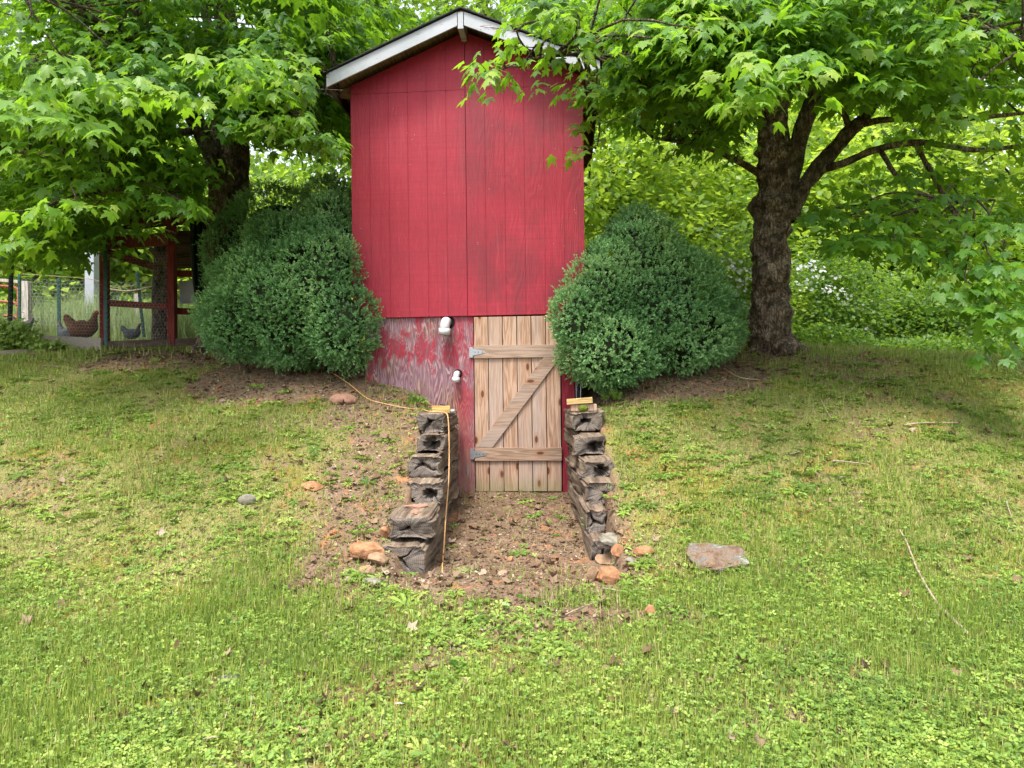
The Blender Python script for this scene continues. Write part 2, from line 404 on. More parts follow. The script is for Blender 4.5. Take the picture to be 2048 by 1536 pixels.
def bark_mat(name, cs, sc_=1.0, pale=.4):
    t = NT(name); po = t.n('NewGeometry').outputs['Position']
    d = t.noise(t.map(po, (1, 1, .30)), 16 * sc_, 6, .68, .5); n = t.noise(po, 3, 5, .6); f = t.noise(po, 90, 3, .7)
    v = t.vor(t.map(po, (1, 1, .28)), 26 * sc_, 'DISTANCE_TO_EDGE')
    c = t.ramp(d, [(.34, cs[0]), (.5, cs[1]), (.64, cs[2])])
    c = t.mix(t.rng(v, .1, 0, 0, .7), c, tuple(q * .4 for q in cs[0]))
    c = t.mix(t.rng(n, .50, .66, 0, pale), c, (.34, .31, .25))
    c = t.mix(t.rng(t.noise(po, 7, 4, .6), .6, .7, 0, .5), c, (.10, .12, .06)); c = t.mix(t.rng(t.noise(po, 9, 4, .65), .52, .40, 0, .75), c, tuple(q * .5 for q in cs[0]))
    h = t.math('ADD', d, t.math('MULTIPLY', t.rng(v, 0, .15), .35)); h = t.math('ADD', h, t.math('MULTIPLY', t.noise(po, 11, 4, .6), 1.2)); h = t.math('ADD', h, t.math('MULTIPLY', f, .25))
    return t.done(t.pbr(c, .9, t.bump(h, 1, .05), .15))
M['bark'] = bark_mat('maple_bark', [(.07, .05, .036), (.23, .165, .12), (.44, .36, .28)])
M['barkpale'] = bark_mat('pale_limb_bark', [(.075, .055, .04), (.17, .13, .095), (.30, .25, .18)], 1.3, .55)
M['barkdark'] = bark_mat('dark_ridged_bark', [(.06, .045, .033), (.17, .125, .09), (.32, .26, .19)], 1.2, .2)

def plain(name, c, rough=.6, spec=.3, metal=0, var=.25, sc_=20, bump=.1):
    t = NT(name); o = t.obj(); n = t.noise(o, sc_, 4, .6)
    cc = t.mix(t.rng(n, .3, .7), tuple(q * (1 - var) for q in c), tuple(min(1, q * (1 + var)) for q in c))
    return t.done(t.pbr(cc, rough, t.bump(n, bump, .003), spec, metal))
M['pvc'] = plain('white_plastic_pipe', (.46, .46, .46), .35, .5, var=.06)
M['hole'] = plain('black_and_hole_shade', (.012, .010, .010), .9, .1)  # near black for small dark parts, and for painted shade in openings
M['steel'] = plain('galvanised_steel', (.34, .36, .39), .42, .5, .75, .15, 60)
M['cord'] = plain('orange_cord', (.52, .29, .12), .5, .4, var=.08)
M['shingle'] = plain('dark_shingles', (.035, .032, .036), .9, .2, var=.4, sc_=60, bump=.5)
M['tpost'] = plain('green_steel_post', (.012, .06, .055), .5, .4, var=.3)
M['tarp'] = plain('black_netting_tarp', (.010, .016, .013), .8, .2, var=.5, sc_=40, bump=.5)
M['sheet'] = plain('grey_metal_sheet', (.30, .31, .33), .5, .4, .3, .2, 6)
M['gate'] = plain('rusty_red_tube', (.26, .07, .045), .6, .3, var=.35, sc_=30)
M['wire'] = plain('galvanised_wire', (.30, .32, .34), .5, .4, .2, .1)
M['whitepost'] = plain('white_painted_post', (.30, .32, .36), .6, .3, var=.08, sc_=8)
M['orangerock'] = plain('orange_clay_rock', (.27, .135, .07), .9, .15, var=.45, sc_=16, bump=.7)
M['tanrock'] = plain('tan_rock', (.24, .155, .095), .9, .15, var=.4, sc_=18, bump=.7)
M['greyrock'] = plain('grey_green_rock', (.18, .165, .13), .9, .15, var=.35, sc_=22, bump=.7)
M['pinkrock'] = plain('reddish_brown_stone', (.27, .15, .105), .9, .15, var=.3, sc_=22, bump=.6)
M['twig'] = plain('bare_twig', (.30, .235, .17), .9, .1, var=.4, sc_=40, bump=.5)
M['stem'] = plain('leaf_stem', (.16, .20, .05), .8, .2)
M['hen_brown'] = plain('brown_plumage', (.13, .055, .028), .8, .2, var=.6, sc_=55, bump=.6)
M['hen_grey'] = plain('grey_barred_plumage', (.13, .135, .15), .8, .2, var=.6, sc_=60, bump=.6)
M['hen_dark'] = plain('dark_plumage', (.035, .028, .03), .7, .3, var=.5, sc_=55, bump=.6)
M['comb'] = plain('red_comb', (.55, .025, .018), .5, .4)
M['beak'] = plain('horn_beak', (.5, .36, .14), .4, .4)
M['moss'] = plain('green_moss', (.09, .115, .015), .95, .1, var=.5, sc_=80, bump=.9)
M['core'] = plain('shrub_shade_core', (.03, .04, .02), .95, .05, var=.5, sc_=30, bump=.8)  # dark tone stands in for the shade inside the bushes

def flatrock_mat():
    t = NT('lichened_flat_rock'); o = t.obj(); n = t.noise(o, 9, 5, .65); n2 = t.noise(o, 26, 4, .7)
    c = t.ramp(n, [(.38, (.11, .07, .048)), (.47, (.18, .125, .09)), (.55, (.12, .11, .10)), (.66, (.28, .265, .245))])
    c = t.mix(t.rng(n2, .62, .7, 0, .8), c, (.24, .17, .03)); c = t.mix(t.rng(n2, .36, .3, 0, .7), c, (.08, .055, .04))
    return t.done(t.pbr(c, .9, t.bump(t.math('ADD', n, n2), .9, .02), .15))
M['flatrock'] = flatrock_mat()

# ------------------------------------------------------------------ terrain
YB = [-10, 0, 2.5, 3.8, 4.6, 5.0, 5.5, 6.3, 7.0, 7.8, 8.6, 9.8, 12, 16, 22, 35, 60, 120]
ZB = [-1.6, -1.48, -1.40, -1.30, -1.20, -1.03, -.80, -.44, -.15, .14, .36, .52, .70, .92, 1.25, 2.6, 7, 16]
def H(x, y):
    x = np.asarray(x, float); y = np.asarray(y, float)
    z = np.interp(y, YB, ZB)
    z = (z + np.interp(y - .35, YB, ZB) + np.interp(y + .35, YB, ZB)) / 3
    ax = np.abs(x)
    z = z - .30 * np.exp(-(np.maximum(ax - .6, 0) / .42) ** 2) * sstep(6.6, 7.4, y) * (1 - sstep(8.4, 9.5, y))
    z = z + .05 * sstep(.5, 2.2, ax) * (1 - sstep(6.5, 8, y)) * sstep(4.4, 5.6, y)
    z = z - .10 * np.maximum(x - 3.6, 0) * sstep(7.6, 9.5, y) * (1 - sstep(16, 26, y)) * .75
    z = z - .08 * sstep(9.8, 12, y) * sstep(1.5, 4, x) * (1 - sstep(16, 20, y))
    z = z + .05 * fbm(x * .55, y * .55, seed=3) * sstep(2, 5, np.hypot(x, y - 4)) + .018 * fbm(x * 3, y * 3, seed=5, octv=3)
    tr = np.interp(y, [3.5, 4.86, 7.4, 8], [-1.33, -1.275, -1.12, -1.1]) + .012 * fbm(x * 4, y * 4, seed=9)
    inner = np.where((x > 0) & (y < 5.5), .66, .73); m = (1 - sstep(inner, inner + .06, ax)) * sstep(4.2, 4.9, y) * (1 - sstep(7.55, 7.65, y))
    return z * (1 - m) + tr * m

def bare(x, y):
    """1 where the soil shows, 0 under grass"""
    ax = np.abs(x); n = fbm(x * 1.3, y * 1.3, seed=21, octv=4); b = np.full_like(x, .12)
    b = np.maximum(b, 1.15 * (1 - sstep(.55, 1.05, ax)) * sstep(3.75, 4.5, y) * (1 - sstep(8, 9, y)))
    b = np.maximum(b, .72 * (1 - sstep(.8, 1.75, np.abs(x + .35))) * sstep(3.8, 4.5, y) * (1 - sstep(7.3, 8, y)) * np.where(x < 0, 1, .62))
    b = np.maximum(b, 1.05 * (1 - sstep(.75, 1.15, np.hypot((x + 2.3) / 1.25, (y - 7.75) / .95))))
    b = np.maximum(b, 1.1 * (1 - sstep(.9, 1.3, np.hypot((x - 1.5) / 1.2, (y - 7.75) / .85))))
    b = np.maximum(b, .62 * (1 - sstep(.5, 1.7, np.hypot((x - 3.2) / 1.3, y - 8.3))))
    b = np.maximum(b, .8 * (1 - sstep(.5, 1.3, np.hypot((x + 4.2) / 1.5, y - 8.9))))
    b = np.maximum(b, .55 * (1 - sstep(.6, 1.6, np.abs(x))) * sstep(3.0, 3.9, y) * (1 - sstep(4.4, 5, y)))
    return np.clip(b + n * .42 + .3 * sstep(.1, .6, fbm(x * 3.1, y * 3.1, seed=23, octv=2)), 0, 1.2)

xs = np.unique(np.round(np.concatenate([np.arange(-120, -16, 6), np.arange(-16, -8, .5), np.arange(-8, -.9, .055), np.arange(-.9, .9, .022), np.arange(.9, 8, .055), np.arange(8, 16, .5), np.arange(16, 121, 6)]), 4))
ys = np.unique(np.round(np.concatenate([np.arange(-8, 1.5, .5), np.arange(1.5, 10, .05), np.arange(10, 18, .18), np.arange(18, 40, 1), np.arange(40, 141, 5)]), 4))
GX, GY = np.meshgrid(xs, ys); gz = H(GX, GY); nx, ny = len(xs), len(ys)
V = np.stack([GX, GY, gz], -1).reshape(-1, 3); idx = np.arange(nx * ny).reshape(ny, nx)
Fc = np.stack([idx[:-1, :-1], idx[:-1, 1:], idx[1:, 1:], idx[1:, :-1]], -1).reshape(-1, 4)
g = ob('ground', npmesh('ground', V, Fc, M['ground'], True, {'bare': bare(GX.ravel(), GY.ravel())}))
g['kind'] = 'structure'

def Hs(x, y): return float(H(np.array([x]), np.array([y]))[0])
def hit(px, py, d0=1.5, d1=40):
    """where the line of sight through a position of the photograph meets the ground"""
    prev = None
    for d in np.arange(d0, d1, .02):
        p = P(px, py, d)
        if p.z <= Hs(p.x, p.y): return Vector((p.x, p.y, Hs(p.x, p.y)))
    return P(px, py, d1)

# ------------------------------------------------------------------ the shed
PHI = math.radians(4.5)
SH = Vector((-.451, 7.4, 0))
shed = empty('garden_shed', SH, -PHI, label='tall narrow red shed with white gable trim, built into the grassy bank', cat='shed')
def S(s_, y_, z_):
    return SH + Vector((s_ * math.cos(PHI) + y_ * math.sin(PHI), -s_ * math.sin(PHI) + y_ * math.cos(PHI), z_))
def shed_local(p):
    q = p - np.array(SH)[None]; c, s2 = math.cos(PHI), math.sin(PHI)
    return q[:, 0] * c - q[:, 1] * s2, q[:, 0] * s2 + q[:, 1] * c
SLOPE = .42; HW = 1.22; ZPK = 3.77; DEP = 3.05
def ztop(x): return ZPK - .10 - abs(x) * SLOPE
def siding_panel(x0, x1, z0f, z1f, first):
    """vertical grooved siding: strips standing 7 mm proud of the groove bottoms"""
    mb = MB(); gpos = [x for x in np.arange(-HW + first, HW, .2033) if x0 + .02 < x < x1 - .02]
    ed = [x0] + gpos + [x1]
    for i in range(len(ed) - 1):
        a = ed[i] + (.0028 if i else .0015); b = ed[i + 1] - (.0028 if i < len(ed) - 2 else .0015)
        pts = [(a, z0f(a)), (b, z0f(b)), (b, z1f(b))] + ([(0, z1f(0))] if a < 0 < b else []) + [(a, z1f(a))]
        mb.prism(pts, -.016, 0)
    mb.prism([(x0 + .002, z0f(x0) + .004), (x1 - .002, z0f(x1) + .004), (x1 - .002, z1f(x1) - .003), (x0 + .002, z1f(x0) - .003)] if not x0 < 0 < x1 else
             [(x0, z0f(x0) + .004), (x1, z0f(x1) + .004), (x1, z1f(x1) - .003), (0, z1f(0) - .003), (x0, z1f(x0) - .003)], -.0115, .004)
    return mb
zb = lambda x: .715 + .003 * x
SEAM = 3.07
mb = siding_panel(-HW, -.001, zb, lambda x: min(SEAM - .0015, ztop(x)), .2033); mb.build('siding_panel', M['siding'], shed, bevel=.0015)
mb = siding_panel(.001, HW, zb, lambda x: min(SEAM - .0015, ztop(x)), .2033); mb.build('siding_panel', M['siding'], shed, bevel=.0015)
gx = (ZPK - .10 - SEAM) / SLOPE
for x0, x1 in ((-min(HW, gx), -.001), (.001, min(HW, gx))):
    siding_panel(x0, x1, lambda x: SEAM, lambda x: max(ztop(x), SEAM + .002), .2033).build('siding_panel', M['siding'], shed, bevel=.0015)
nb = MB()
for xx in [x for x in np.arange(-HW + .035, HW, .4066)] + [-.03, .03]:
    for zz in np.arange(.80, 3.0, .30): nb.box(xx - .0035, xx + .0035, -.0175, -.0158, zz - .0035, zz + .0035)
nb.build('nail_heads', M['redtrim'], shed)['kind'] = 'stuff'
# side, back and the hidden frame behind the front
mb = MB(); mb.prism([(-HW, .72), (-HW + .02, .72), (-HW + .02, ztop(HW)), (-HW, ztop(HW))], .006, DEP)
mb.prism([(HW - .02, .72), (HW, .72), (HW, ztop(HW)), (HW - .02, ztop(HW))], .006, DEP)
mb.prism([(-HW + .02, .72), (HW - .02, .72), (HW - .02, ztop(HW)), (0, ztop(0)), (-HW + .02, ztop(HW))], DEP - .02, DEP)
mb.build('side_wall', M['siding'], shed)
MB().box(-1.10, .052, .012, .03, -1.25, .712).build('plywood_panel', M['ply'], shed)
mb = MB(); mb.box(-1.10, -1.08, .031, DEP, -1.25, .71); mb.box(1.08, 1.10, .031, DEP, -1.25, .71); mb.box(-1.08, 1.08, DEP - .03, DEP, -1.25, .71); mb.box(-HW, HW, .03, DEP, .712, .719)
mb.build('lower_wall', M['redtrim'], shed)
MB().box(.966, 1.10, .004, .03, -1.2, .712).build('door_post', M['redtrim'], shed, bevel=.002)
MB().box(.05, .97, .05, .07, -1.2, .712).build('interior_shade_sheet', M['hole'], shed)  # black sheet painting the shade seen through the door gaps
# roof
for sgn in (-1, 1):
    mb = MB(); RW = 1.385; OV = .28
    t_ = .03
    mb.prism([(0, ZPK), (sgn * RW, ZPK - RW * SLOPE), (sgn * RW, ZPK - RW * SLOPE - t_), (0, ZPK - t_)][::sgn], -OV + .02, DEP + .2)
    ro = mb.build('roof_deck', M['soffit'], shed)
    for k in range(10):
        x0 = RW + .025 - k * .145; x1 = max(x0 - .18, 0); q = .006 + .004 * (k % 2)
        MB().prism([(sgn * x0, ZPK - x0 * SLOPE + .004), (sgn * x0, ZPK - x0 * SLOPE + .004 + .014), (sgn * x1, ZPK - x1 * SLOPE + .004 + q), (sgn * x1, ZPK - x1 * SLOPE + .002)][::-sgn], -OV - .025, DEP + .22).build('shingle_course', M['shingle'], ro)
    MB().prism([(sgn * .035, ZPK - .012 - .035 * SLOPE), (sgn * (RW - .0), ZPK - .005 - RW * SLOPE), (sgn * (RW - .0), ZPK - .14 - RW * SLOPE), (sgn * .035, ZPK - .150 - .035 * SLOPE)][::sgn], -OV, -OV + .02).build('fascia_board', M['fascia'], shed, bevel=.002)
    MB().box(sgn * RW - .012, sgn * RW + .008, -OV + .022, DEP + .18, ZPK - RW * SLOPE - .15, ZPK - RW * SLOPE - .012).build('eave_board', M['darkwood'], shed)
    # lookouts/rafter tails under the eave
    for k in range(6):
        yy = .05 + k * .58
        MB().prism([(sgn * (HW + .002), ztop(HW) + .02), (sgn * (RW - .015), ZPK - RW * SLOPE - .035), (sgn * (RW - .015), ZPK - RW * SLOPE - .11), (sgn * (HW + .002), ztop(HW) - .10)][::sgn], yy, yy + .04).build('rafter_tail', M['soffit'], shed)
MB().box(-.028, .028, -.285, .02, ZPK - .20, ZPK - .03).build('ridge_beam', M['fascia'], shed, bevel=.002)
# the plank door
door = MB(); bx0, bw = .060, .1495
dr = bpy.data.objects.new('plank_door', None); link(dr, shed); dr.location = (0, 0, 0)
for k in range(6):
    a = bx0 + k * bw
    MB().box(a + .0035, a + bw - .0035, -.012, .010, -1.115 + .004 * random.random(), .700).build('door_board', M['pine'], dr, bevel=.003)
def batten(z0, z1): return MB().box(bx0 - .002, bx0 + .9, -.034, -.0125, z0, z1).build('batten', M['batten'], dr, bevel=.003)
batten(.270, .402); batten(-.795, -.660)
d0, d1 = Vector((.155, -.66)), Vector((.87, .27)); dd = (d1 - d0).normalized(); nn = Vector((-dd.y, dd.x)) * .068
# diagonal brace, ends cut level against the battens
def cut(c, z): return (c.x + dd.x * (z - c.y) / dd.y, z)
L_, R_ = d0 + nn, d0 - nn
MB().prism([cut(R_, -.658), cut(R_, .268), cut(L_, .268), cut(L_, -.658)], -.0335, -.0128).build('diagonal_brace', M['batten'], dr, bevel=.003)
for zc in (.335, -.725):
    mb = MB(); mb.box(.010, .048, -.0065, .0105, zc - .055, zc + .055); mb.box(.043, .052, -.040, .008, zc - .05, zc + .05)
    mb.prism([(.052, zc - .036), (.175, zc - .010), (.175, zc + .010), (.052, zc + .036)], -.0385, -.0345)
    h = mb.build('hinge', M['steel'], dr)
    for q in (.075, .11, .15): MB().box(q - .004, q + .004, -.0405, -.0387, zc - .004, zc + .004).build('screw', M['hole'], h)
# pipes through the plywood
def elbow(name, s0, z0, r, drop, label):
    root = empty(name, S(s0, .012, z0), -PHI, label=label, cat='pipe')
    pts = [Vector((0, 0, 0)), Vector((0, -r * 1.2, 0))]
    for k in range(7):
        a = k / 6 * math.pi / 2; pts.append(Vector((-.12 * r * k / 6, -r * 1.2 - r * 1.0 * math.sin(a), -r * 1.0 * (1 - math.cos(a)))))
    e = pts[-1]; pts.append(Vector((e.x - .05 * r, e.y, e.z - drop * .5)))
    mb = MB(); mb.tube(pts, r, 20); mb.build('bend', M['pvc'], root, True)
    e = pts[-1]; mb = MB()
    v, f = tube_vf([e + Vector((0, 0, .02)), e - Vector((.005, 0, drop * .55))], r * 1.14, 20, False); mb.add(v, f)
    o_ = mb.build('socket', M['pvc'], root, True); so_ = o_.modifiers.new('s', 'SOLIDIFY'); so_.thickness = -.004
    MB().tube([e - Vector((.0, 0, drop * .3)), e - Vector((.0, 0, drop * .3 + .003))], r * 1.0, 20).build('opening_shade_disc', M['hole'], root)  # black disc painting the shade inside the pipe end
    MB().tube([Vector((.2 * r, -.001, 0)), Vector((.2 * r, -.004, 0))], r * 1.45, 20).build('sealant', M['hole'], root)
    return root
elbow('pipe_elbow', -.222, .655, .050, .085, 'large white plastic pipe elbow poking out under the red siding')
elbow('pipe_outlet', -.118, .115, .031, .055, 'small white plastic pipe outlet low on the peeling plywood')
# wire bracket beside the shed corner
mb = MB(); a = S(1.115, -.02, .15)
mb.tube([a, a + Vector((.0, 0, -.30)), a + Vector((.03, 0, -.36)), a + Vector((.045, 0, -.30)), a + Vector((.05, 0, .02))], .0045, 6)
mb.tube([a + Vector((.018, .02, .02)), a + Vector((.02, .02, -.33))], .004, 6)
o = mb.build('wire_bracket', M['steel'], None, True); tag(o, 'thin galvanised wire bracket hanging at the shed corner under the right bush', 'bracket')

# ------------------------------------------------------------------ timber retaining walls
def tie(x0, x1, y0, y1, z0, z1, seed, parent, cracks=3, rot=.0, roundness=.5, skew=(0, 0)):
    """one old squared timber lying along y with a checked, part-rotten end towards the camera"""
    r_ = np.random.default_rng(seed); nseg, L = 110, 26
    cx, cz, hw, hh = (x0 + x1) / 2, (z0 + z1) / 2, (x1 - x0) / 2, (z1 - z0) / 2
    a = np.arange(nseg) / nseg * 2 * math.pi; pw = 2 / (2 + 6 * (1 - roundness))
    c, s2 = np.cos(a), np.sin(a); px_ = np.sign(c) * np.abs(c) ** pw; pz_ = np.sign(s2) * np.abs(s2) ** pw
    t = np.concatenate([[0, .008, .02, .045], np.linspace(.09, 1, L - 4)]) * (y1 - y0)
    Vv = []
    for i, ti in enumerate(t):
        sh = 1 - .07 * math.exp(-ti / .012) - .02 * math.exp(-ti / .08)
        X_ = px_ * hw * sh; Z_ = pz_ * hh * sh
        nz = fbm(np.cos(a) * 1.3 + seed, np.sin(a) * 1.3, ti * 2.2 + seed * 3, seed, 4) * .034 + vn(a * 5, ti * .7, seed, 5) * .006
        k = 1 + nz / hh
        # lengthwise checks
        dent = np.zeros(nseg)
        for q in range(5):
            ca = _hash(np.int64(seed), np.int64(q), np.int64(7), 1) * 6.28; da = np.abs((a - ca - .1 * math.sin(ti * 3 + q) + math.pi) % (2 * math.pi) - math.pi)
            dent += np.exp(-(da / .06) ** 2) * .010
        k = k - dent / hh
        Vv.append(np.stack([cx + X_ * k + skew[0] * ti, np.full(nseg, y0 + ti), cz + Z_ * k + skew[1] * ti], -1))
    Vv = np.array(Vv); verts = list(Vv.reshape(-1, 3)); faces = []
    for i in range(len(t) - 1):
        for j in range(nseg):
            k = (j + 1) % nseg; faces.append((i * nseg + j, i * nseg + k, (i + 1) * nseg + k, (i + 1) * nseg + j))
    nside = len(faces)
    n0 = (len(t) - 1) * nseg; faces.append(tuple(range(n0, n0 + nseg)))
    # front end: a sawn face with radial checks and a rotted heart
    ca = r_.uniform(0, 6.28) + np.arange(cracks) * 6.28 / cracks + r_.normal(0, .45, cracks); clen = r_.uniform(.45, .98, cracks) * hh * 1.1; cw = r_.uniform(.0035, .0085, cracks); cw[0] *= 1.6; clen[0] = hw
    rings = [.985, .95, .9, .84, .77, .70, .62, .54, .46, .38, .30, .22, .14, .06]; tl = r_.uniform(-.25, .25, 2); prev = list(range(nseg)); endstart = len(faces)
    off = np.array([r_.uniform(-.3, .3) * hw, 0, r_.uniform(-.3, .3) * hh]); c0 = np.array([cx, y0, cz]) + off; P0 = Vv[0]
    for ri, rr in enumerate(rings):
        base = len(verts); p = c0 + (P0 - c0) * rr; dx, dz = p[:, 0] - c0[0], p[:, 2] - c0[2]; rad_ = np.hypot(dx, dz)
        dp = .006 * vn(p[:, 0] * 50, p[:, 2] * 50, seed, 3) + .014 * vn(p[:, 0] * 11, p[:, 2] * 11, seed, 4) + (tl[0] * (p[:, 0] - cx) + tl[1] * (p[:, 2] - cz)) * min(1, (1 - rr) * 5)
        for q in range(cracks):
            wob = .10 * np.sin(rad_ * 60 + q); ux, uz = np.cos(ca[q] + wob), np.sin(ca[q] + wob); al = dx * ux + dz * uz; pe = np.abs(dx * uz - dz * ux)
            wq = cw[q] * (1.3 - np.clip(al / clen[q], 0, 1)); dp = dp + np.where(al > -.004, .055 * np.exp(-(pe / wq) ** 2) * (1 - sstep(clen[q] * .7, clen[q], al)), 0)
        if rot:
            hr = .050 * rot * (1 + .55 * vn(np.cos(a) * 1.5 + seed, np.sin(a) * 1.5, 2.0, 8)); dp = dp + .10 * (1 - sstep(hr * .7, hr * 1.15, rad_))
        p = p + np.stack([dp * 0, np.maximum(dp, -.012), dp * 0], -1); verts += list(p)
        for j in range(nseg):
            k = (j + 1) % nseg; faces.append((prev[k], prev[j], base + j, base + k))
        prev = list(range(base, base + nseg))
    faces.append(tuple(prev[::-1]))
    cen = Vector((cx, y0, cz)); verts = [tuple(Vector(v) - cen) for v in verts]
    m = bpy.data.meshes.new('timber'); m.from_pydata(verts, [], faces); m.materials.append(M['tie']); m.materials.append(M['tieend'])
    for i, p in enumerate(m.polygons):
        p.use_smooth = True; p.material_index = 1 if i >= endstart else 0
    m.update(); return ob('timber', m, parent, cen)

lw = empty('retaining_wall', (0, 0, 0), label='left retaining wall of six stacked old timbers, with an orange cord down it', cat='retaining wall', group='timber walls flanking the door')
xi = -.556
tie(xi - .355, xi - .02, 4.74, 7.25, -1.30, -1.062, 1, lw, 3, .1, .45, (.004, 0))
tie(xi - .318, xi + .004, 4.84, 7.26, -1.060, -.905, 2, lw, 3, .0, .22)
tie(xi - .225, xi + .004, 5.40, 7.28, -.900, -.742, 3, lw, 4, .8, .3)
tie(xi - .285, xi - .014, 5.62, 7.28, -.738, -.572, 4, lw, 4, .1, .35)
tie(xi - .262, xi - .016, 5.90, 7.30, -.568, -.412, 5, lw, 4, 1.1, .35)
tie(xi - .265, xi + .004, 6.10, 7.30, -.408, -.248, 6, lw, 4, .2, .5)
rw = empty('retaining_wall', (0, 0, 0), label='right retaining wall of stepped rotting timbers rising to the door post', cat='retaining wall', group='timber walls flanking the door')
xr = .540
tie(xr + .010, xr + .150, 5.02, 7.20, -1.33, -1.118, 11, rw, 3, 0, .5)
tie(xr + .004, xr + .160, 5.28, 7.22, -1.112, -.935, 12, rw, 3, 0, .5)
tie(xr + .002, xr + .29, 5.50, 7.22, -.930, -.772, 13, rw, 2, 0, .15)
tie(xr + .012, xr + .272, 5.74, 7.22, -.768, -.615, 14, rw, 5, .9, .2)
tie(xr - .002, xr + .262, 6.06, 7.22, -.611, -.450, 15, rw, 4, 1.1, .2)
tie(xr + .000, xr + .285, 6.38, 7.22, -.446, -.255, 16, rw, 3, .8, .18)

# blocks lying on the walls
def block(c, sx, sy, sz, rz, tilt, mat, label, cat='wood block'):
    M_ = Matrix.Translation(c) @ Matrix.Rotation(rz, 4, 'Z') @ Matrix.Rotation(tilt, 4, 'Y')
    o = MB().box(-sx / 2, sx / 2, -sy / 2, sy / 2, 0, sz).build('wood_block', mat, None, bevel=.003); o.matrix_world = M_
    return tag(o, label, cat, 'lumber offcuts on the timber walls')
block(Vector((-.625, 6.22, -.246)), .155, .09, .062, .1, .0, M['newpine'], 'yellow lumber offcut on the left timber wall pinning the orange cord')
block(Vector((.655, 6.52, -.254)), .235, .09, .062, -.05, .0, M['pine'], 'pale lumber offcut with moss, under another on the right timber wall')
block(Vector((.620, 6.50, -.189)), .235, .09, .052, -.12, -.07, M['newpine'], 'yellow lumber offcut lying crooked on top of the pale mossy offcut')
# moss cushion
def blob(name, c, r, mat, seed=0, amp=.18, freq=2.2, flat=0, sub=3, parent=None, rz=0):
    import bmesh
    bm = bmesh.new(); bmesh.ops.create_icosphere(bm, subdivisions=sub, radius=1)
    vv = np.array([v.co[:] for v in bm.verts]); d = 1 + amp * fbm(vv[:, 0] * freq + seed, vv[:, 1] * freq, vv[:, 2] * freq, seed, 4)
    if flat:   # chipped facets
        rr = np.random.default_rng(seed); 
        for k in range(flat):
            n = rr.normal(size=3); n /= np.linalg.norm(n); lim = rr.uniform(.42, .72); dot = vv @ n
            vv = vv - np.maximum(dot - lim, 0)[:, None] * n * .92
    vv = vv * d[:, None] * np.array(r); cz, sz_ = math.cos(rz), math.sin(rz)
    for v, q in zip(bm.verts, vv): v.co = (q[0] * cz - q[1] * sz_, q[0] * sz_ + q[1] * cz, q[2])
    m = bpy.data.meshes.new(name); bm.to_mesh(m); bm.free()
    if not flat: m.polygons.foreach_set('use_smooth', [True] * len(m.polygons))
    m.materials.append(mat); return ob(name, m, parent, c)
tag(blob('moss_clump', (.645, 6.462, -.232), (.045, .03, .034), M['moss'], 4, .2, 4), 'dark green moss cushion against the pale offcut on the right wall', 'moss')
# extension cord
cp = [hit(665, 748), hit(700, 772), hit(735, 800), hit(775, 812), hit(815, 820), hit(845, 822)]
cp = [p + Vector((0, 0, .012)) for p in cp]
cp += [Vector((-.72, 6.20, -.232)), Vector((-.62, 6.16, -.236)), Vector((-.575, 6.07, -.238)), Vector((-.548, 6.03, -.275)), Vector((-.538, 6.0, -.45)), Vector((-.530, 5.85, -.75)), Vector((-.528, 5.55, -1.0)), Vector((-.515, 5.2, -1.2)), Vector((-.50, 4.95, Hs(-.50, 4.95) + .02)), Vector((-.48, 4.75, Hs(-.48, 4.75) + .008))]
mb = MB(); mb.tube(catmull(cp, 8), .0056, 8)
tag(mb.build('extension_cord', M['cord'], None, True), 'thin orange extension cord crossing the bank and dropping down the left timber wall', 'cord')
mb = MB(); q = S(-.30, -.03, -.205); mb.tube(catmull([q, q + Vector((.1, -.3, -.01)), Vector((-.70, 6.35, -.235)), Vector((-.66, 6.30, -.21))], 6), .005, 6)
mb.build('black_cord', M['hole'], None, True); tag(bpy.data.objects['black_cord'], 'short black lead ending behind the left lumber offcut', 'cord')
mb = MB(); mb.tube([(-.555, 6.27, -.235), (-.515, 6.30, -.232)], .014, 10); tag(mb.build('plug', M['pvc'], None, True), 'small white plug end beside the left lumber offcut', 'plug')

# ------------------------------------------------------------------ rocks
def rock(px, py, wpx, hpx, mat, seed, label, flat=7, sink=.35, dep=.8, z=None, d=None, tall=None, rz=0):
    if z is None: c = hit(px, py + hpx * .35); d = c.y
    else: c = P(px, py, d); c.z = z
    rx = wpx / F * d / 2; rzz = (hpx / F * d / 2) if tall is None else tall
    o = blob('rock', (c.x, c.y, c.z + rzz * (1 - sink)), (rx * 1.05, rx * dep, rzz), mat, seed, .16 if flat < 50 else .4, 2.0, flat % 50 + (3 if flat else 0), 4, None, rz)
    if z is None: o.rotation_euler = (math.atan2(Hs(c.x, c.y + .15) - Hs(c.x, c.y - .15), .3) * (.9 if flat > 50 else .6), 0, 0)
    return tag(o, label, 'rock')
rock(738, 1098, 80, 50, M['orangerock'], 3, 'large orange angular rock left of the left timber wall', 9, .45, .7)
rock(771, 1068, 25, 30, M['orangerock'], 5, 'small round orange rock against the lowest left timbers', 3, .3)
rock(755, 1118, 45, 30, M['tanrock'], 8, 'tan rock tucked under the large orange angular rock', 5, .4)
rock(734, 1140, 32, 20, M['tanrock'], 9, 'small half buried brown rock below the orange rocks', 4, .55)
rock(745, 1165, 50, 18, M['greyrock'], 29, 'flat grey stone in the soil below the left rocks', 5, .6)
rock(686, 797, 55, 26, M['pinkrock'], 10, 'smooth brown rock half buried on the bank below the left bush', 0, .6, .6)
rock(835, 1000, 58, 12, M['pinkrock'], 12, 'reddish flat stone lying across the second left timber', 6, .1, .35, z=-.905, d=5.15, tall=.022)
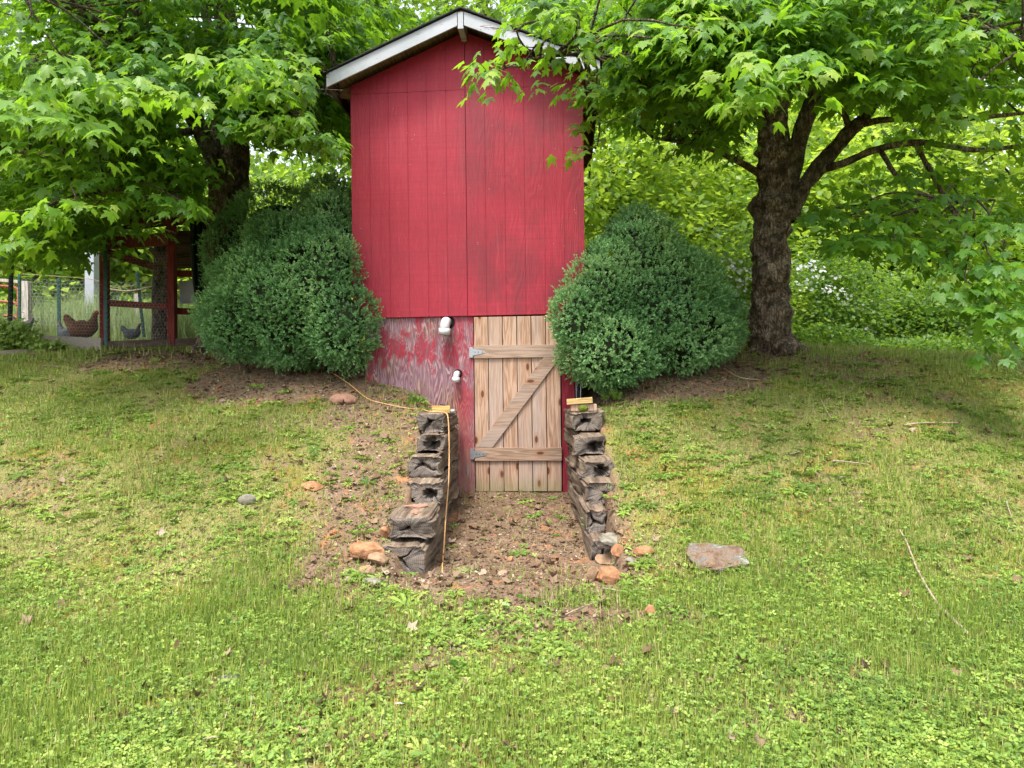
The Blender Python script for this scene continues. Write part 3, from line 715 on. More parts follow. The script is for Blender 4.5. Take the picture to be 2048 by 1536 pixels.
rock(832, 1016, 22, 12, M['pinkrock'], 13, 'narrow reddish stone leaning at the front of the second left timber', 5, .1, 2.2, z=-.905, d=4.98, tall=.020, rz=.4)
rock(1228, 1083, 58, 30, M['greyrock'], 14, 'grey green rock at the foot of the right timber wall', 7, .45)
rock(1238, 1102, 34, 30, M['orangerock'], 15, 'orange rock between the grey green rock and the small pale stone', 7, .4)
rock(1283, 1101, 56, 24, M['orangerock'], 16, 'long flat orange stone right of the right timber wall foot', 6, .4, .5)
rock(1262, 1121, 28, 14, M['greyrock'], 17, 'small pale grey stone below the long flat orange stone', 5, .4)
rock(1213, 1118, 44, 26, M['tanrock'], 18, 'rough tan rock touching the lowest right timber', 7, .45)
rock(1211, 1150, 56, 44, M['orangerock'], 19, 'bright orange block of rock in front of the right timber wall', 8, .35)
rock(1186, 1150, 26, 40, M['tanrock'], 20, 'dull brown rock pressed against the bright orange block', 6, .45)
rock(495, 998, 34, 26, M['greyrock'], 21, 'small smooth grey stone set in the left lawn', 0, .7, .7)
rock(625, 970, 44, 18, M['orangerock'], 22, 'low rusty stone in the moss on the left bank', 4, .6)
rock(1300, 1222, 26, 30, M['orangerock'], 23, 'small orange stone in the grass below the right rocks', 5, .55)
rock(1432, 1100, 120, 72, M['flatrock'], 24, 'broad flat lichened rock sunk in the right lawn', 57, .80, .95, tall=.12)
rock(460, 1357, 50, 16, M['greyrock'], 25, 'flat grey stone sunk in the grass at lower left', 3, .75)
rock(1022, 1118, 14, 12, M['orangerock'], 26, 'small orange pebble in the soil in front of the door', 4, .4)
rock(1068, 1093, 14, 10, M['tanrock'], 27, 'pale pebble near the middle of the trench floor', 4, .4)

def stick(pts, r, label, mat='twig', name='stick'):
    q = [hit(*p) + Vector((0, 0, r * 1.6 + .008 + .006 * (i % 2))) for i, p in enumerate(pts)]
    c = catmull(q, 8); rr = np.linspace(r, r * .55, len(c)) * (1 + .15 * np.sin(np.arange(len(c)) * 1.9))
    mb = MB(); mb.tube(c, rr, 7); return tag(mb.build(name, M[mat], None, True), label, 'stick')
stick([(1938, 1281), (1905, 1252), (1868, 1205), (1835, 1150), (1815, 1095), (1800, 1072)], .0095, 'long curved grey branch lying in the right lawn')
stick([(1818, 1178), (1824, 1215), (1838, 1252)], .005, 'short thin twig left of the long curved branch')
stick([(1808, 855), (1850, 853), (1918, 853)], .009, 'straight pale stick near the shaded ground under the right tree')
stick([(1665, 927), (1700, 932), (1738, 935)], .009, 'short reddish stick on the mossy right bank')
stick([(460, 1400), (452, 1440), (442, 1480)], .004, 'dry brown stalk at lower left')
stick([(2012, 1008), (2022, 1040), (2032, 1052)], .005, 'short twig at the right edge of the lawn')
stick([(85, 735), (120, 738), (168, 746)], .007, 'pale bent stick on the grass near the raised bed')
stick([(1205, 1182), (1245, 1190), (1275, 1186)], .005, 'thin twig below the bright orange rock')
stick([(1445, 740), (1480, 760), (1520, 765)], .008, 'grey twig beside the right bush')
stick([(1130, 1238), (1165, 1222), (1210, 1205)], .004, 'fine twig on the bare soil in front of the trench')
stick([(1640, 800), (1655, 830), (1668, 850)], .006, 'thin dark twig on the mossy bank under the right tree')

# ------------------------------------------------------------------ ground cover
def lawn_points(n, yr=(1.9, 11), pw=1.5, want=None):
    """n points over the lawn, denser near the camera; want(bare) -> probability"""
    out = []
    while sum(len(o) for o in out) < n:
        m = n * 2; u = rng.random(m); a, b = yr; e = 1 - pw
        y = (a ** e + u * (b ** e - a ** e)) ** (1 / e) if abs(e) > .01 else a * (b / a) ** u
        x = (rng.random(m) * 2 - 1) * (.82 * 11 + .5); keep = np.abs(x) < .80 * y + .5
        x, y = x[keep], y[keep]; p = want(x, y); k = rng.random(len(x)) < p; out.append(np.stack([x[k], y[k]], -1))
    q = np.concatenate(out)[:n]
    s_, yl = shed_local(np.stack([q[:, 0], q[:, 1], q[:, 0] * 0], -1))
    ax = np.abs(q[:, 0]); bad = ((np.abs(s_) < 1.15) & (yl > -.02)) | ((ax > .53) & (ax < .83) & (q[:, 1] > 4.75) & (q[:, 1] < 7.4) & ~((q[:, 0] > .66) & (q[:, 1] < 5.5)))
    q = q[~bad]; return np.column_stack([q, H(q[:, 0], q[:, 1])])
BL = np.array([(-.5, 0, 0), (.5, 0, 0), (-.38, .55, .10), (.38, .55, .10), (0, 1, .42)]); BLF = np.array([(0, 1, 3), (0, 3, 2), (2, 3, 4)])
def patch(x, y, s_, seed, lo, hi): return sstep(lo, hi, fbm(x * s_, y * s_, seed=seed, octv=3))
def blades(n, want, yr, pw, L, W, tint, lean=.7):
    p = lawn_points(n, yr, pw, want); n = len(p); a = rng.random(n) * 2 * math.pi; l = rng.uniform(*L, n) * (1 + .5 * patch(p[:, 0], p[:, 1], 1.7, 31, .0, .6))
    ln = rng.gamma(2, lean / 2, n); fw = np.stack([np.cos(a) * ln, np.sin(a) * ln, np.ones(n)], -1); nr = np.stack([-np.cos(a), -np.sin(a), ln], -1)
    tn = np.clip(tint + rng.normal(0, .24, n) + .25 * fbm(p[:, 0] * .9, p[:, 1] * .9, seed=41), 0, 1)
    wd = rng.uniform(*W, n) * (1 + .05 * p[:, 1]); sz = np.stack([wd, l, l], -1)
    return p, fw, nr, sz, tn
G = Multi()
wg = lambda x, y: np.clip(1.0 - bare(x, y) * 1.05, .03, 1) * (.2 + .8 * patch(x, y, 1.4, 33, -.3, .4))
G.add(BL, BLF, *blades(145000, wg, (1.9, 9), 1.8, (.025, .070), (.0028, .0055), .5))
wt = lambda x, y: np.clip(1.0 - bare(x, y) * 1.3, 0, 1) * (.05 + .6 * patch(x, y, 3.1, 35, .15, .75))
G.add(BL, BLF, *blades(22000, wt, (1.9, 9), 1.6, (.035, .075), (.003, .0055), .5, .7))
wd = lambda x, y: (.3 + .5 * patch(x, y, 1.9, 37, .1, .45)) * np.clip(1.2 - bare(x, y), .12, 1)
G.add(BL, BLF, *blades(46000, wd, (1.9, 9), 1.6, (.02, .055), (.0022, .0042), .9, 2.2))
wf = lambda x, y: np.clip(1.1 - bare(x, y), .05, 1)
G.add(BL, BLF, *blades(36000, wf, (8.5, 16.5), .6, (.04, .09), (.007, .014), .72))
tag(G.build('grass', M['grass']), 'short patchy grass over the bank and lawn', 'grass')
# clover and creeping leaves
C_ = Multi()
def leaflet(ang, L=1.0, W=.8):
    c, s_ = math.cos(ang), math.sin(ang); pts = [(0, 0), (W * .48, L * .55), (W * .3, L), (-W * .3, L), (-W * .48, L * .55)]
    return [(x * c - y * s_, x * s_ + y * c, .12 * abs(x) + .10 * y) for x, y in pts]
TV, TF = [], []
for k in range(3):
    o = len(TV); TV += leaflet(k * 2.094); TF += [(o, o + 1, o + 2), (o, o + 2, o + 3), (o, o + 3, o + 4)]
def flat_things(n, want, yr, pw, size, tv, tf, tint, lift, tiltsd, mult):
    p = lawn_points(n, yr, pw, want); n = len(p); a = rng.random(n) * 2 * math.pi
    fw = np.stack([np.cos(a), np.sin(a), rng.normal(0, tiltsd, n)], -1); nr = np.stack([rng.normal(0, tiltsd, n), rng.normal(-.12, tiltsd, n), np.ones(n)], -1)
    p[:, 2] += rng.uniform(*lift, n); tn = np.clip(tint + rng.normal(0, .22, n) + .25 * fbm(p[:, 0] * 1.3, p[:, 1] * 1.3, seed=43), 0, 1)
    mult.add(tv, tf, p, fw, nr, rng.uniform(*size, n) * (1 + .04 * p[:, 1]), tn)
thin = lambda x, y: 1 - .45 * sstep(3.1, 5.2, y)
wc = lambda x, y: thin(x, y) * np.clip(.95 - bare(x, y), .02, 1) * (.28 + .72 * patch(x, y, 2.1, 51, -.1, .5))
flat_things(36000, wc, (1.9, 9), 1.7, (.008, .0165), TV, TF, .5, (.012, .045), .28, C_)
OV = [(0, 0, 0), (.34, .35, .08), (.25, .8, .02), (0, 1, -.1), (-.25, .8, .02), (-.34, .35, .08)]; OF = [(0, 1, 2), (0, 2, 3), (0, 3, 4), (0, 4, 5)]
wo_ = lambda x, y: thin(x, y) * np.clip(.95 - bare(x, y), .03, 1) * (.35 + .65 * patch(x, y, 1.9, 53, -.2, .5))
flat_things(38000, wo_, (1.9, 9), 1.6, (.011, .027), OV, OF, .45, (.006, .035), .4, C_)
tag(C_.build('clover', M['clover']), 'clover and small creeping leaves spread through the lawn', 'clover')
# broadleaf rosettes
W_ = Multi(); RV, RF = [], []
for k in range(7):
    an = k * .8976 + .2; L = .8 + .25 * ((k * 7) % 3) / 2; c, s_ = math.cos(an), math.sin(an); o = len(RV)
    for x, y, z in [(0, 0, 0), (.12, .35, .16), (.17, .7, .20), (0, 1, .08), (-.17, .7, .20), (-.12, .35, .16)]:
        x *= .9; y *= L; RV.append((x * c - y * s_, x * s_ + y * c, z))
    RF += [(o + q[0], o + q[1], o + q[2]) for q in OF]
wr = lambda x, y: (.30 + .7 * patch(x, y, 2.6, 57, .0, .5)) * np.clip(1.15 - bare(x, y) * .95, .12, 1)
flat_things(4000, wr, (1.9, 9.5), 1.3, (.028, .070), RV, RF, .58, (0, .006), .12, W_)
flat_things(500, wr, (1.9, 8), 1.3, (.06, .10), RV, RF, .4, (0, .006), .12, W_)
tag(W_.build('broadleaf_weeds', M['clover']), 'dandelion and plantain rosettes scattered over the bank', 'weeds')
# dead leaves and bark chips
Lt = Multi(); CH = [(-.5, -.3, 0), (.45, -.4, .05), (.5, .35, -.05), (-.4, .3, .1)]; CF = [(0, 1, 2), (0, 2, 3)]
wl = lambda x, y: np.clip(bare(x, y) * 1.1, .10, 1)
flat_things(26000, wl, (2.4, 9.5), 1.2, (.008, .022), CH, CF, .5, (.001, .01), .45, Lt)
DL = [(0, 0, 0), (.30, .2, .2), (.42, .55, .12), (.12, .62, .02), (0, 1, .28), (-.2, .6, .05), (-.45, .5, .25), (-.25, .12, .1)]; DF = [(0, 1, 3), (1, 2, 3), (0, 3, 5), (3, 4, 5), (0, 5, 7), (5, 6, 7)]
flat_things(1100, lambda x, y: .10 + .9 * np.clip(bare(x, y), 0, 1), (2.6, 9), 1.2, (.035, .075), DL, DF, .42, (.004, .02), .35, Lt)
tag(Lt.build('leaf_litter', M['litter']), 'brown dead leaves and bark chips on the bare soil', 'leaf litter')

# ------------------------------------------------------------------ boxwood bushes
def ell(px, py, d, rpx, rpy, dep): 
    c = P(px, py, d); return (np.array(c), np.array([rpx / F * d, dep, rpy / F * d]))
def bush(name, ells, nsprig, label, seed, group):
    r_ = np.random.default_rng(seed); base = P(*label[1]); root = empty(name, base, label=label[0], cat='bush', group=group)
    wts = np.array([e[1][0] * e[1][2] for e in ells]); wts /= wts.sum(); Pn, Nn = [], []
    for e, wt in zip(ells, wts):
        n = int(nsprig * wt * 2.6); d = r_.normal(size=(n, 3)); d /= np.linalg.norm(d, axis=1)[:, None]
        lump = 1 + .30 * fbm(d[:, 0] * 2.2 + seed, d[:, 1] * 2.2, d[:, 2] * 2.2 + e[0][0] * 3, seed, 3) + .08 * vn(d[:, 0] * 7, d[:, 1] * 9, d[:, 2] * 9, seed)
        k = (lump - .14 * r_.random(n)); p = e[0] + d * e[1] * k[:, None]; nn = d / e[1]; nn /= np.linalg.norm(nn, axis=1)[:, None]
        ok = np.ones(n, bool)
        for f in ells:
            if f is e: continue
            ok &= (((p - f[0]) / f[1]) ** 2).sum(1) > .80
        s_, yl = shed_local(p); ok &= ~((np.abs(s_) < 1.24) & (yl > -.06))
        ok &= (p[:, 2] > H(p[:, 0], p[:, 1]) + .04); ok &= p[:, 1] < e[0][1] + e[1][1] * .75
        Pn.append(p[ok]); Nn.append(nn[ok])
    p = np.concatenate(Pn); nrm = np.concatenate(Nn); sel = r_.permutation(len(p))[:nsprig]; p, nrm = p[sel], nrm[sel]; n = len(p)
    dr_ = nrm + np.array([0, 0, .45]) + r_.normal(0, .55, (n, 3)); dr_ /= np.linalg.norm(dr_, axis=1)[:, None]
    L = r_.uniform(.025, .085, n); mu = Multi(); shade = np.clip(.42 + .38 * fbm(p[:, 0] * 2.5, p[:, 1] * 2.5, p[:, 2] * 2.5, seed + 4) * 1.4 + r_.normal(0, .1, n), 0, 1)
    LV = [(0, 0, 0), (.3, .5, .06), (0, 1, 0), (-.3, .5, .06)]; LF = [(0, 1, 2), (0, 2, 3)]
    sidev = np.cross(dr_, r_.normal(size=(n, 3))); sidev /= np.linalg.norm(sidev, axis=1)[:, None]; s2 = np.cross(dr_, sidev)
    for k in range(9):
        t = (k + .5) / 9; an = k * 2.4; o = np.cos(an) * sidev + np.sin(an) * s2
        loc = p + dr_ * (L * t)[:, None]; fw = o * (1 - .45 * t) + dr_ * (.35 + .8 * t) + r_.normal(0, .18, (n, 3))
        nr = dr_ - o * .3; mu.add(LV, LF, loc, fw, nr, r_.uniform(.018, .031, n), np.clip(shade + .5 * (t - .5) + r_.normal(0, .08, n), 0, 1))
    mu.V = [v - np.array(base) for v in mu.V]
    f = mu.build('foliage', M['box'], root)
    mbs = MB()
    for e in ells:
        for k in range(2):
            g0 = np.array([e[0][0] * .6 + base[0] * .4 + r_.normal(0, .12), max(e[0][1], base[1]) + r_.normal(0, .08), 0]); g0[2] = Hs(g0[0], g0[1]) - .02
            tip = e[0] + r_.normal(0, .3, 3) * e[1]; q = np.array(base)
            mbs.tube(catmull([g0 - q, (g0 * .5 + tip * .5) - q + r_.normal(0, .05, 3), tip - q], 4), [.016 - .011 * i / 8 for i in range(9)], 5)
    mbs.build('stems', M['barkdark'], root, True)['kind'] = 'stuff'
    # solid inner core, coloured dark for the shade among the twigs
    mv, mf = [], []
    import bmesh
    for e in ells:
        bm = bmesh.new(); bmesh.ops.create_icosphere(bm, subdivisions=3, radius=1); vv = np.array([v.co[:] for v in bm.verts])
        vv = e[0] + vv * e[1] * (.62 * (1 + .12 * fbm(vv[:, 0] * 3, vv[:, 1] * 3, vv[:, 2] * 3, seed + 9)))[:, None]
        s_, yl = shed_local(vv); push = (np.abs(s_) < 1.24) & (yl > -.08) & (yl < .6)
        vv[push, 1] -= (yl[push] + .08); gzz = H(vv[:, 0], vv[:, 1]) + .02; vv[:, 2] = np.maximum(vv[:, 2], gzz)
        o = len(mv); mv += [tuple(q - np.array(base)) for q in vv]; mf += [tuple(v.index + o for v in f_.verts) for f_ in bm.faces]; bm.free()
    ob('shade_core', pymesh('shade_core', mv, mf, M['core'], True), root)['kind'] = 'stuff'
    return root
bush('boxwood_bush', [ell(585, 610, 7.8, 158, 118, .72), ell(655, 530, 7.85, 70, 100, .5), ell(480, 640, 7.9, 78, 78, .55), ell(690, 650, 7.35, 66, 86, .36), ell(640, 560, 7.45, 90, 100, .42),
                      ell(590, 500, 8.1, 100, 70, .5), ell(665, 450, 8.0, 48, 60, .35)], 10500, ('light green rounded boxwood bush against the left side of the red shed', (600, 735, 7.8)), 5, 'boxwood bushes beside the shed')
bush('boxwood_bush', [ell(560, 460, 9.0, 110, 80, .5), ell(660, 440, 8.7, 55, 85, .45), ell(470, 520, 9.0, 60, 90, .5)], 5200, ('dark boxwood bush behind the left rounded one, between the trunk and the shed', (600, 690, 9.0)), 6, 'boxwood bushes beside the shed')
bush('boxwood_bush', [ell(1290, 620, 7.8, 165, 118, .75), ell(1190, 600, 7.35, 72, 80, .40), ell(1215, 705, 7.15, 92, 75, .42), ell(1150, 640, 7.0, 45, 66, .22), ell(1350, 675, 7.7, 110, 78, .6), ell(1275, 520, 7.85, 85, 85, .5), ell(1335, 565, 7.8, 80, 75, .45), ell(1225, 560, 7.6, 70, 75, .4), ell(1268, 460, 8.0, 42, 45, .3),
                      ell(1435, 650, 8.1, 45, 62, .4)], 10500, ('wide blue green boxwood bush covering the top right corner of the plank door', (1290, 770, 7.8)), 8, 'boxwood bushes beside the shed')

# ------------------------------------------------------------------ maple trees
half = [(.20, -.07), (.42, -.02), (.30, .15), (.52, .30), (.66, .60), (.40, .52), (.24, .48), (.26, .72), (.12, .80)]
def leaf_template(hp, drop=.30):
    out = [(0, .02)] + hp + [(0, 1.05)] + [(-x, y) for x, y in hp[::-1]]; v = [(0, .28, .0)]
    for x, y in out: v.append((x, y, -drop * (x * x * 1.0 + max(0, y - .28) ** 2 * .8) - .03 * abs(x)))
    n = len(out); return np.array(v), np.array([(0, i + 1, (i + 1) % n + 1) for i in range(n)])
LFN = leaf_template(half); LFF = leaf_template([(.38, -.03), (.30, .18), (.62, .52), (.24, .46), (.15, .78)])
def lf_single_mesh(k, bend):
    v, f = leaf_template(half, bend); st = [(-.012, .03, -.002), (.012, .03, -.002), (.010, -.42, -.10), (-.010, -.42, -.10)]
    o = len(v); v = np.concatenate([v, st]); f = np.concatenate([f, [(o, o + 1, o + 2), (o, o + 2, o + 3)]])
    return npmesh('leaf', v, f, M['maple'], False, {'tint': np.full(len(v), k)})

SHEDZ = [(-1.45, 1.5)]
def maple(label, base_px, trunk, limbs, blobs, ylow, clear, nspray, seed, extra, trunk_mat, lump):
    r_ = np.random.default_rng(seed); base = P(*base_px); base.z = Hs(base.x, base.y); root = empty('maple_tree', base, label=label, cat='tree', group='maple trees either side of the shed'); b0 = np.array(base)
    # trunk
    pts = [np.array(P(px, py, d)) for px, py, d, r in trunk]; rad = [r for *_, r in trunk]
    per = 16; c = catmull(pts, per); rr = np.interp(np.linspace(0, len(pts) - 1, len(c)), range(len(pts)), rad)
    cp_, t_, X_, Y_ = frames(c); ns = 64; a = np.arange(ns) / ns * 2 * math.pi
    ring = np.cos(a)[None, :, None] * X_[:, None] + np.sin(a)[None, :, None] * Y_[:, None]; q = cp_[:, None] + ring * rr[:, None, None]
    dsp = lump * fbm(q[..., 0] * 3.4 + seed, q[..., 1] * 3.4, q[..., 2] * 4.6, seed, 3) + .30 * lump * vn(q[..., 0] * 12, q[..., 1] * 12, q[..., 2] * 13, seed + 3) + .30 * lump * (np.abs(vn(q[..., 0] * 6.5, q[..., 1] * 6.5, q[..., 2] * 6.5, seed + 5)) - .3)
    # fluted root flare
    hgt = cp_[:, 2] - base.z; fl = np.exp(-np.maximum(hgt, 0) / .16)[:, None] * (.10 + .09 * np.sin(a * 5 + seed)[None])
    q = cp_[:, None] + ring * (rr[:, None] * (1 + dsp) + fl)[..., None]; m = len(c); idx = np.arange(m * ns).reshape(m, ns)
    f = np.stack([idx[:-1], np.roll(idx, -1, 1)[:-1], np.roll(idx, -1, 1)[1:], idx[1:]], -1).reshape(-1, 4)
    ob('trunk', npmesh('trunk', q.reshape(-1, 3) - b0, f, trunk_mat, True), root)
    nodes = []
    for L in limbs:
        pts = [np.array(P(px, py, d)) for px, py, d, r in L]; c = catmull(pts, 8); rr = np.interp(np.linspace(0, len(pts) - 1, len(c)), range(len(pts)), [r for *_, r in L])
        cp_, t_, X_, Y_ = frames(c); ns = 14; a = np.arange(ns) / ns * 2 * math.pi; ring = np.cos(a)[None, :, None] * X_[:, None] + np.sin(a)[None, :, None] * Y_[:, None]
        q = cp_[:, None] + ring * rr[:, None, None]; dsp = .22 * fbm(q[..., 0] * 9, q[..., 1] * 9, q[..., 2] * 9, seed, 2)
        q = cp_[:, None] + ring * (rr[:, None] * (1 + dsp))[..., None]; m = len(c); idx = np.arange(m * ns).reshape(m, ns)
        f = np.stack([idx[:-1], np.roll(idx, -1, 1)[:-1], np.roll(idx, -1, 1)[1:], idx[1:]], -1).reshape(-1, 4)
        ob('limb', npmesh('limb', q.reshape(-1, 3) - b0, f, M['barkpale'] if rr[0] > .05 else M['bark'], True), root)
        nodes += [np.append(x, y) for x, y in zip(c[2:], rr[2:])]
    nodes = np.array(nodes)
    # spray centres
    cs = []
    wts = np.array([b[4] for b in blobs], float); wts /= wts.sum()
    for (cx, cy, cz, rad3, _), wt in zip(blobs, wts):
        n = int(nspray * wt * 3); d = r_.normal(size=(n, 3)); d /= np.linalg.norm(d, axis=1)[:, None]; rr = r_.random(n) ** (1 / 2.2)
        cs.append(np.array([cx, cy, cz]) + d * rr[:, None] * np.array(rad3))
    cs = np.concatenate(cs); r_.shuffle(cs); px, py = proj(cs); py2 = py + 45 * F / 1419 * 8 / np.maximum(cs[:, 1], 3) * .5
    ok = (py2 < np.interp(px, [q[0] for q in ylow], [q[1] for q in ylow]) + r_.normal(0, 14, len(px)))
    for (x0, x1, y0, y1, dmax) in clear: ok &= ~((px > x0) & (px < x1) & (py > y0) & (py < y1) & (cs[:, 1] < dmax))
    s_, yl = shed_local(cs); ok &= ~((np.abs(s_) < 1.62) & (yl > -.55) & (yl < DEP + .5) & (cs[:, 2] < ZPK - np.abs(s_) * SLOPE + .35))
    ok &= ~((cs[:, 0] > 3) & (py > 190) & (px > 1500) & (r_.random(len(px)) < np.where(py < 430, .86, .6)))
    # thin out inside the crown by a coarse noise so that light gets through
    ok &= fbm(cs[:, 0] * 1.1 + seed, cs[:, 1] * 1.1, cs[:, 2] * 1.6, seed + 2, 2) > -.13
    cs = cs[ok][:nspray]
    far = cs[:, 2] > cs[:, 1] * .62 + .3                     # above the frame: fewer, larger sprays
    keep = ~far | (r_.random(len(cs)) < .26); cs, far = cs[keep], far[keep]
    ex = [np.array(P(*e)) for e in extra]; cs = np.concatenate([cs, ex]); far = np.append(far, [False] * len(ex))
    mb = MB(); allp, allf, alln, alls, allt = [], [], [], [], []
    for i, c in enumerate(cs):
        az = math.atan2(c[1] - b0[1], c[0] - b0[0]) + r_.normal(0, .7); o = np.array([math.cos(az), math.sin(az), 0]); sd_ = np.array([-o[1], o[0], 0])
        k = r_.integers(20, 34); tt = r_.uniform(-.32, .38, k); ww = r_.normal(0, .14, k)
        loc = c + o * tt[:, None] + sd_ * ww[:, None]; loc[:, 2] += -.55 * (tt + .1) ** 2 - .8 * ww ** 2 + r_.normal(0, .035, k)
        fd = o * (.55 + .5 * tt[:, None]) + sd_ * (np.sign(ww) * .45 + ww)[:, None] + r_.normal(0, .25, (k, 3)); fd[:, 2] = -r_.uniform(.25, 1.15, k)
        hn = np.stack([fd[:, 0], fd[:, 1], np.hypot(fd[:, 0], fd[:, 1]) / np.maximum(-fd[:, 2], .2)], -1); hn /= np.linalg.norm(hn, axis=1)[:, None]; hn += r_.normal(0, .18, (k, 3))
        top = r_.random() + (.9 if i >= len(cs) - len(ex) and c[2] > 2.2 * c[1] / 6 else 0); zs = None; allp.append(loc); allf.append(fd); alln.append(hn); alls.append(r_.uniform(.075, .135, k) * (1.5 if far[i] else 1)); allt.append(np.clip(.36 + .26 * (top - .4) + .5 * (r_.random() ** 5) + r_.normal(0, .1, k), 0, 1))
        if not far[i] and c[1] < 10:
            dist = np.linalg.norm(nodes[:, :3] - c, axis=1); cand = np.argmin(dist + .35 * np.abs(nodes[:, 2] - c[2]))
            qx, qy = proj(c[None]); isx = i >= len(cs) - len(ex)
            if dist[cand] < (1.7 if isx else 1.0) and ((i % 2 == 0 and not (qx[0] > 1600 and qy[0] > 180)) or isx):
                s0 = nodes[cand, :3]; mid = (s0 + c) / 2 + np.array([0, 0, .05]) + r_.normal(0, .06, 3); e = c + o * .25 - np.array([0, 0, .05])
                cc = catmull([s0, mid, c, e], 3); mb.tube([x - b0 for x in cc], np.linspace(min(.014, nodes[cand, 3]), .003, len(cc)), 4, False)
    mb.build('twigs', M['barkdark'], root, True)['kind'] = 'stuff'
    p, fd, hn, sz, tn = map(np.concatenate, (allp, allf, alln, alls, allt))
    s_, yl = shed_local(p); ok = ~((np.abs(s_) < 1.45) & (yl > -.33) & (yl < DEP + .3) & (p[:, 2] < ZPK - np.abs(s_) * SLOPE + .10)); p, fd, hn, sz, tn = [q[ok] for q in (p, fd, hn, sz, tn)]
    px, py = proj(p); dr = (px > 690) & (px < (925 if seed == 12 else 1180)) & (py > 40) & (p[:, 1] < 7.5)
    for (x0, x1, y0, y1, dmax) in clear: dr |= (px > x0 + 12) & (px < x1 - 12) & (py > y0 + 12) & (py < y1 - 12) & (p[:, 1] < dmax) & (x1 - x0 < 400) & (r_.random(len(px)) < .8)
    dr |= (px > 990) & (px < 1215) & (py > 20) & (py < 175) & (p[:, 1] < 7.5) & (r_.random(len(px)) < .55) & (seed == 12)
    dr |= (px > 630) & (px < 720) & (py > 90) & (py < 260) & (p[:, 1] < 7.6) & (seed == 11)
    dr |= (px > 1200) & (px < 1500) & (py > 215) & (r_.random(len(px)) < .55) & (seed == 12)
    p, fd, hn, sz, tn = [q[~dr] for q in (p, fd, hn, sz, tn)]
    px, py = proj(p); show = (px > -10) & (px < 2058) & (py > -10) & (py < 1000)
    rank = np.where(show, sz / p[:, 1], 0); near = np.zeros(len(p), bool); near[np.argsort(-rank)[:300]] = True
    det = ~near & (p[:, 1] < 6.6) & show; rest = ~near & ~det
    mu = Multi()
    pl = p - b0
    s3 = np.stack([sz * r_.uniform(.75, 1.1, len(sz)), sz, sz * r_.uniform(.2, 2.4, len(sz))], -1); mu.add(*LFN, pl[det], fd[det], hn[det], s3[det], tn[det]); mu.add(*LFF, pl[rest], fd[rest], hn[rest], s3[rest], tn[rest])
    mu.build('crown', M['maple'], root)
    var = [lf_single_mesh(k, b) for k, b in ((.35, .25), (.5, .5), (.6, .3), (.75, .45), (.9, .3))]
    A, B, C = axes(fd[near], hn[near])
    for l, x, y, z, s0, tv in zip(pl[near], A, B, C, s3[near], tn[near]):
        o = bpy.data.objects.new('leaf', var[int(np.clip(tv * 5 + r_.normal(0, .6), 0, 4))]); col.objects.link(o); o.parent = root
        M_ = Matrix((x * s0[0], y * s0[1], z * s0[2])).transposed().to_4x4(); M_.translation = l; o.matrix_local = M_
    print('maple', len(cs), len(p)); return root

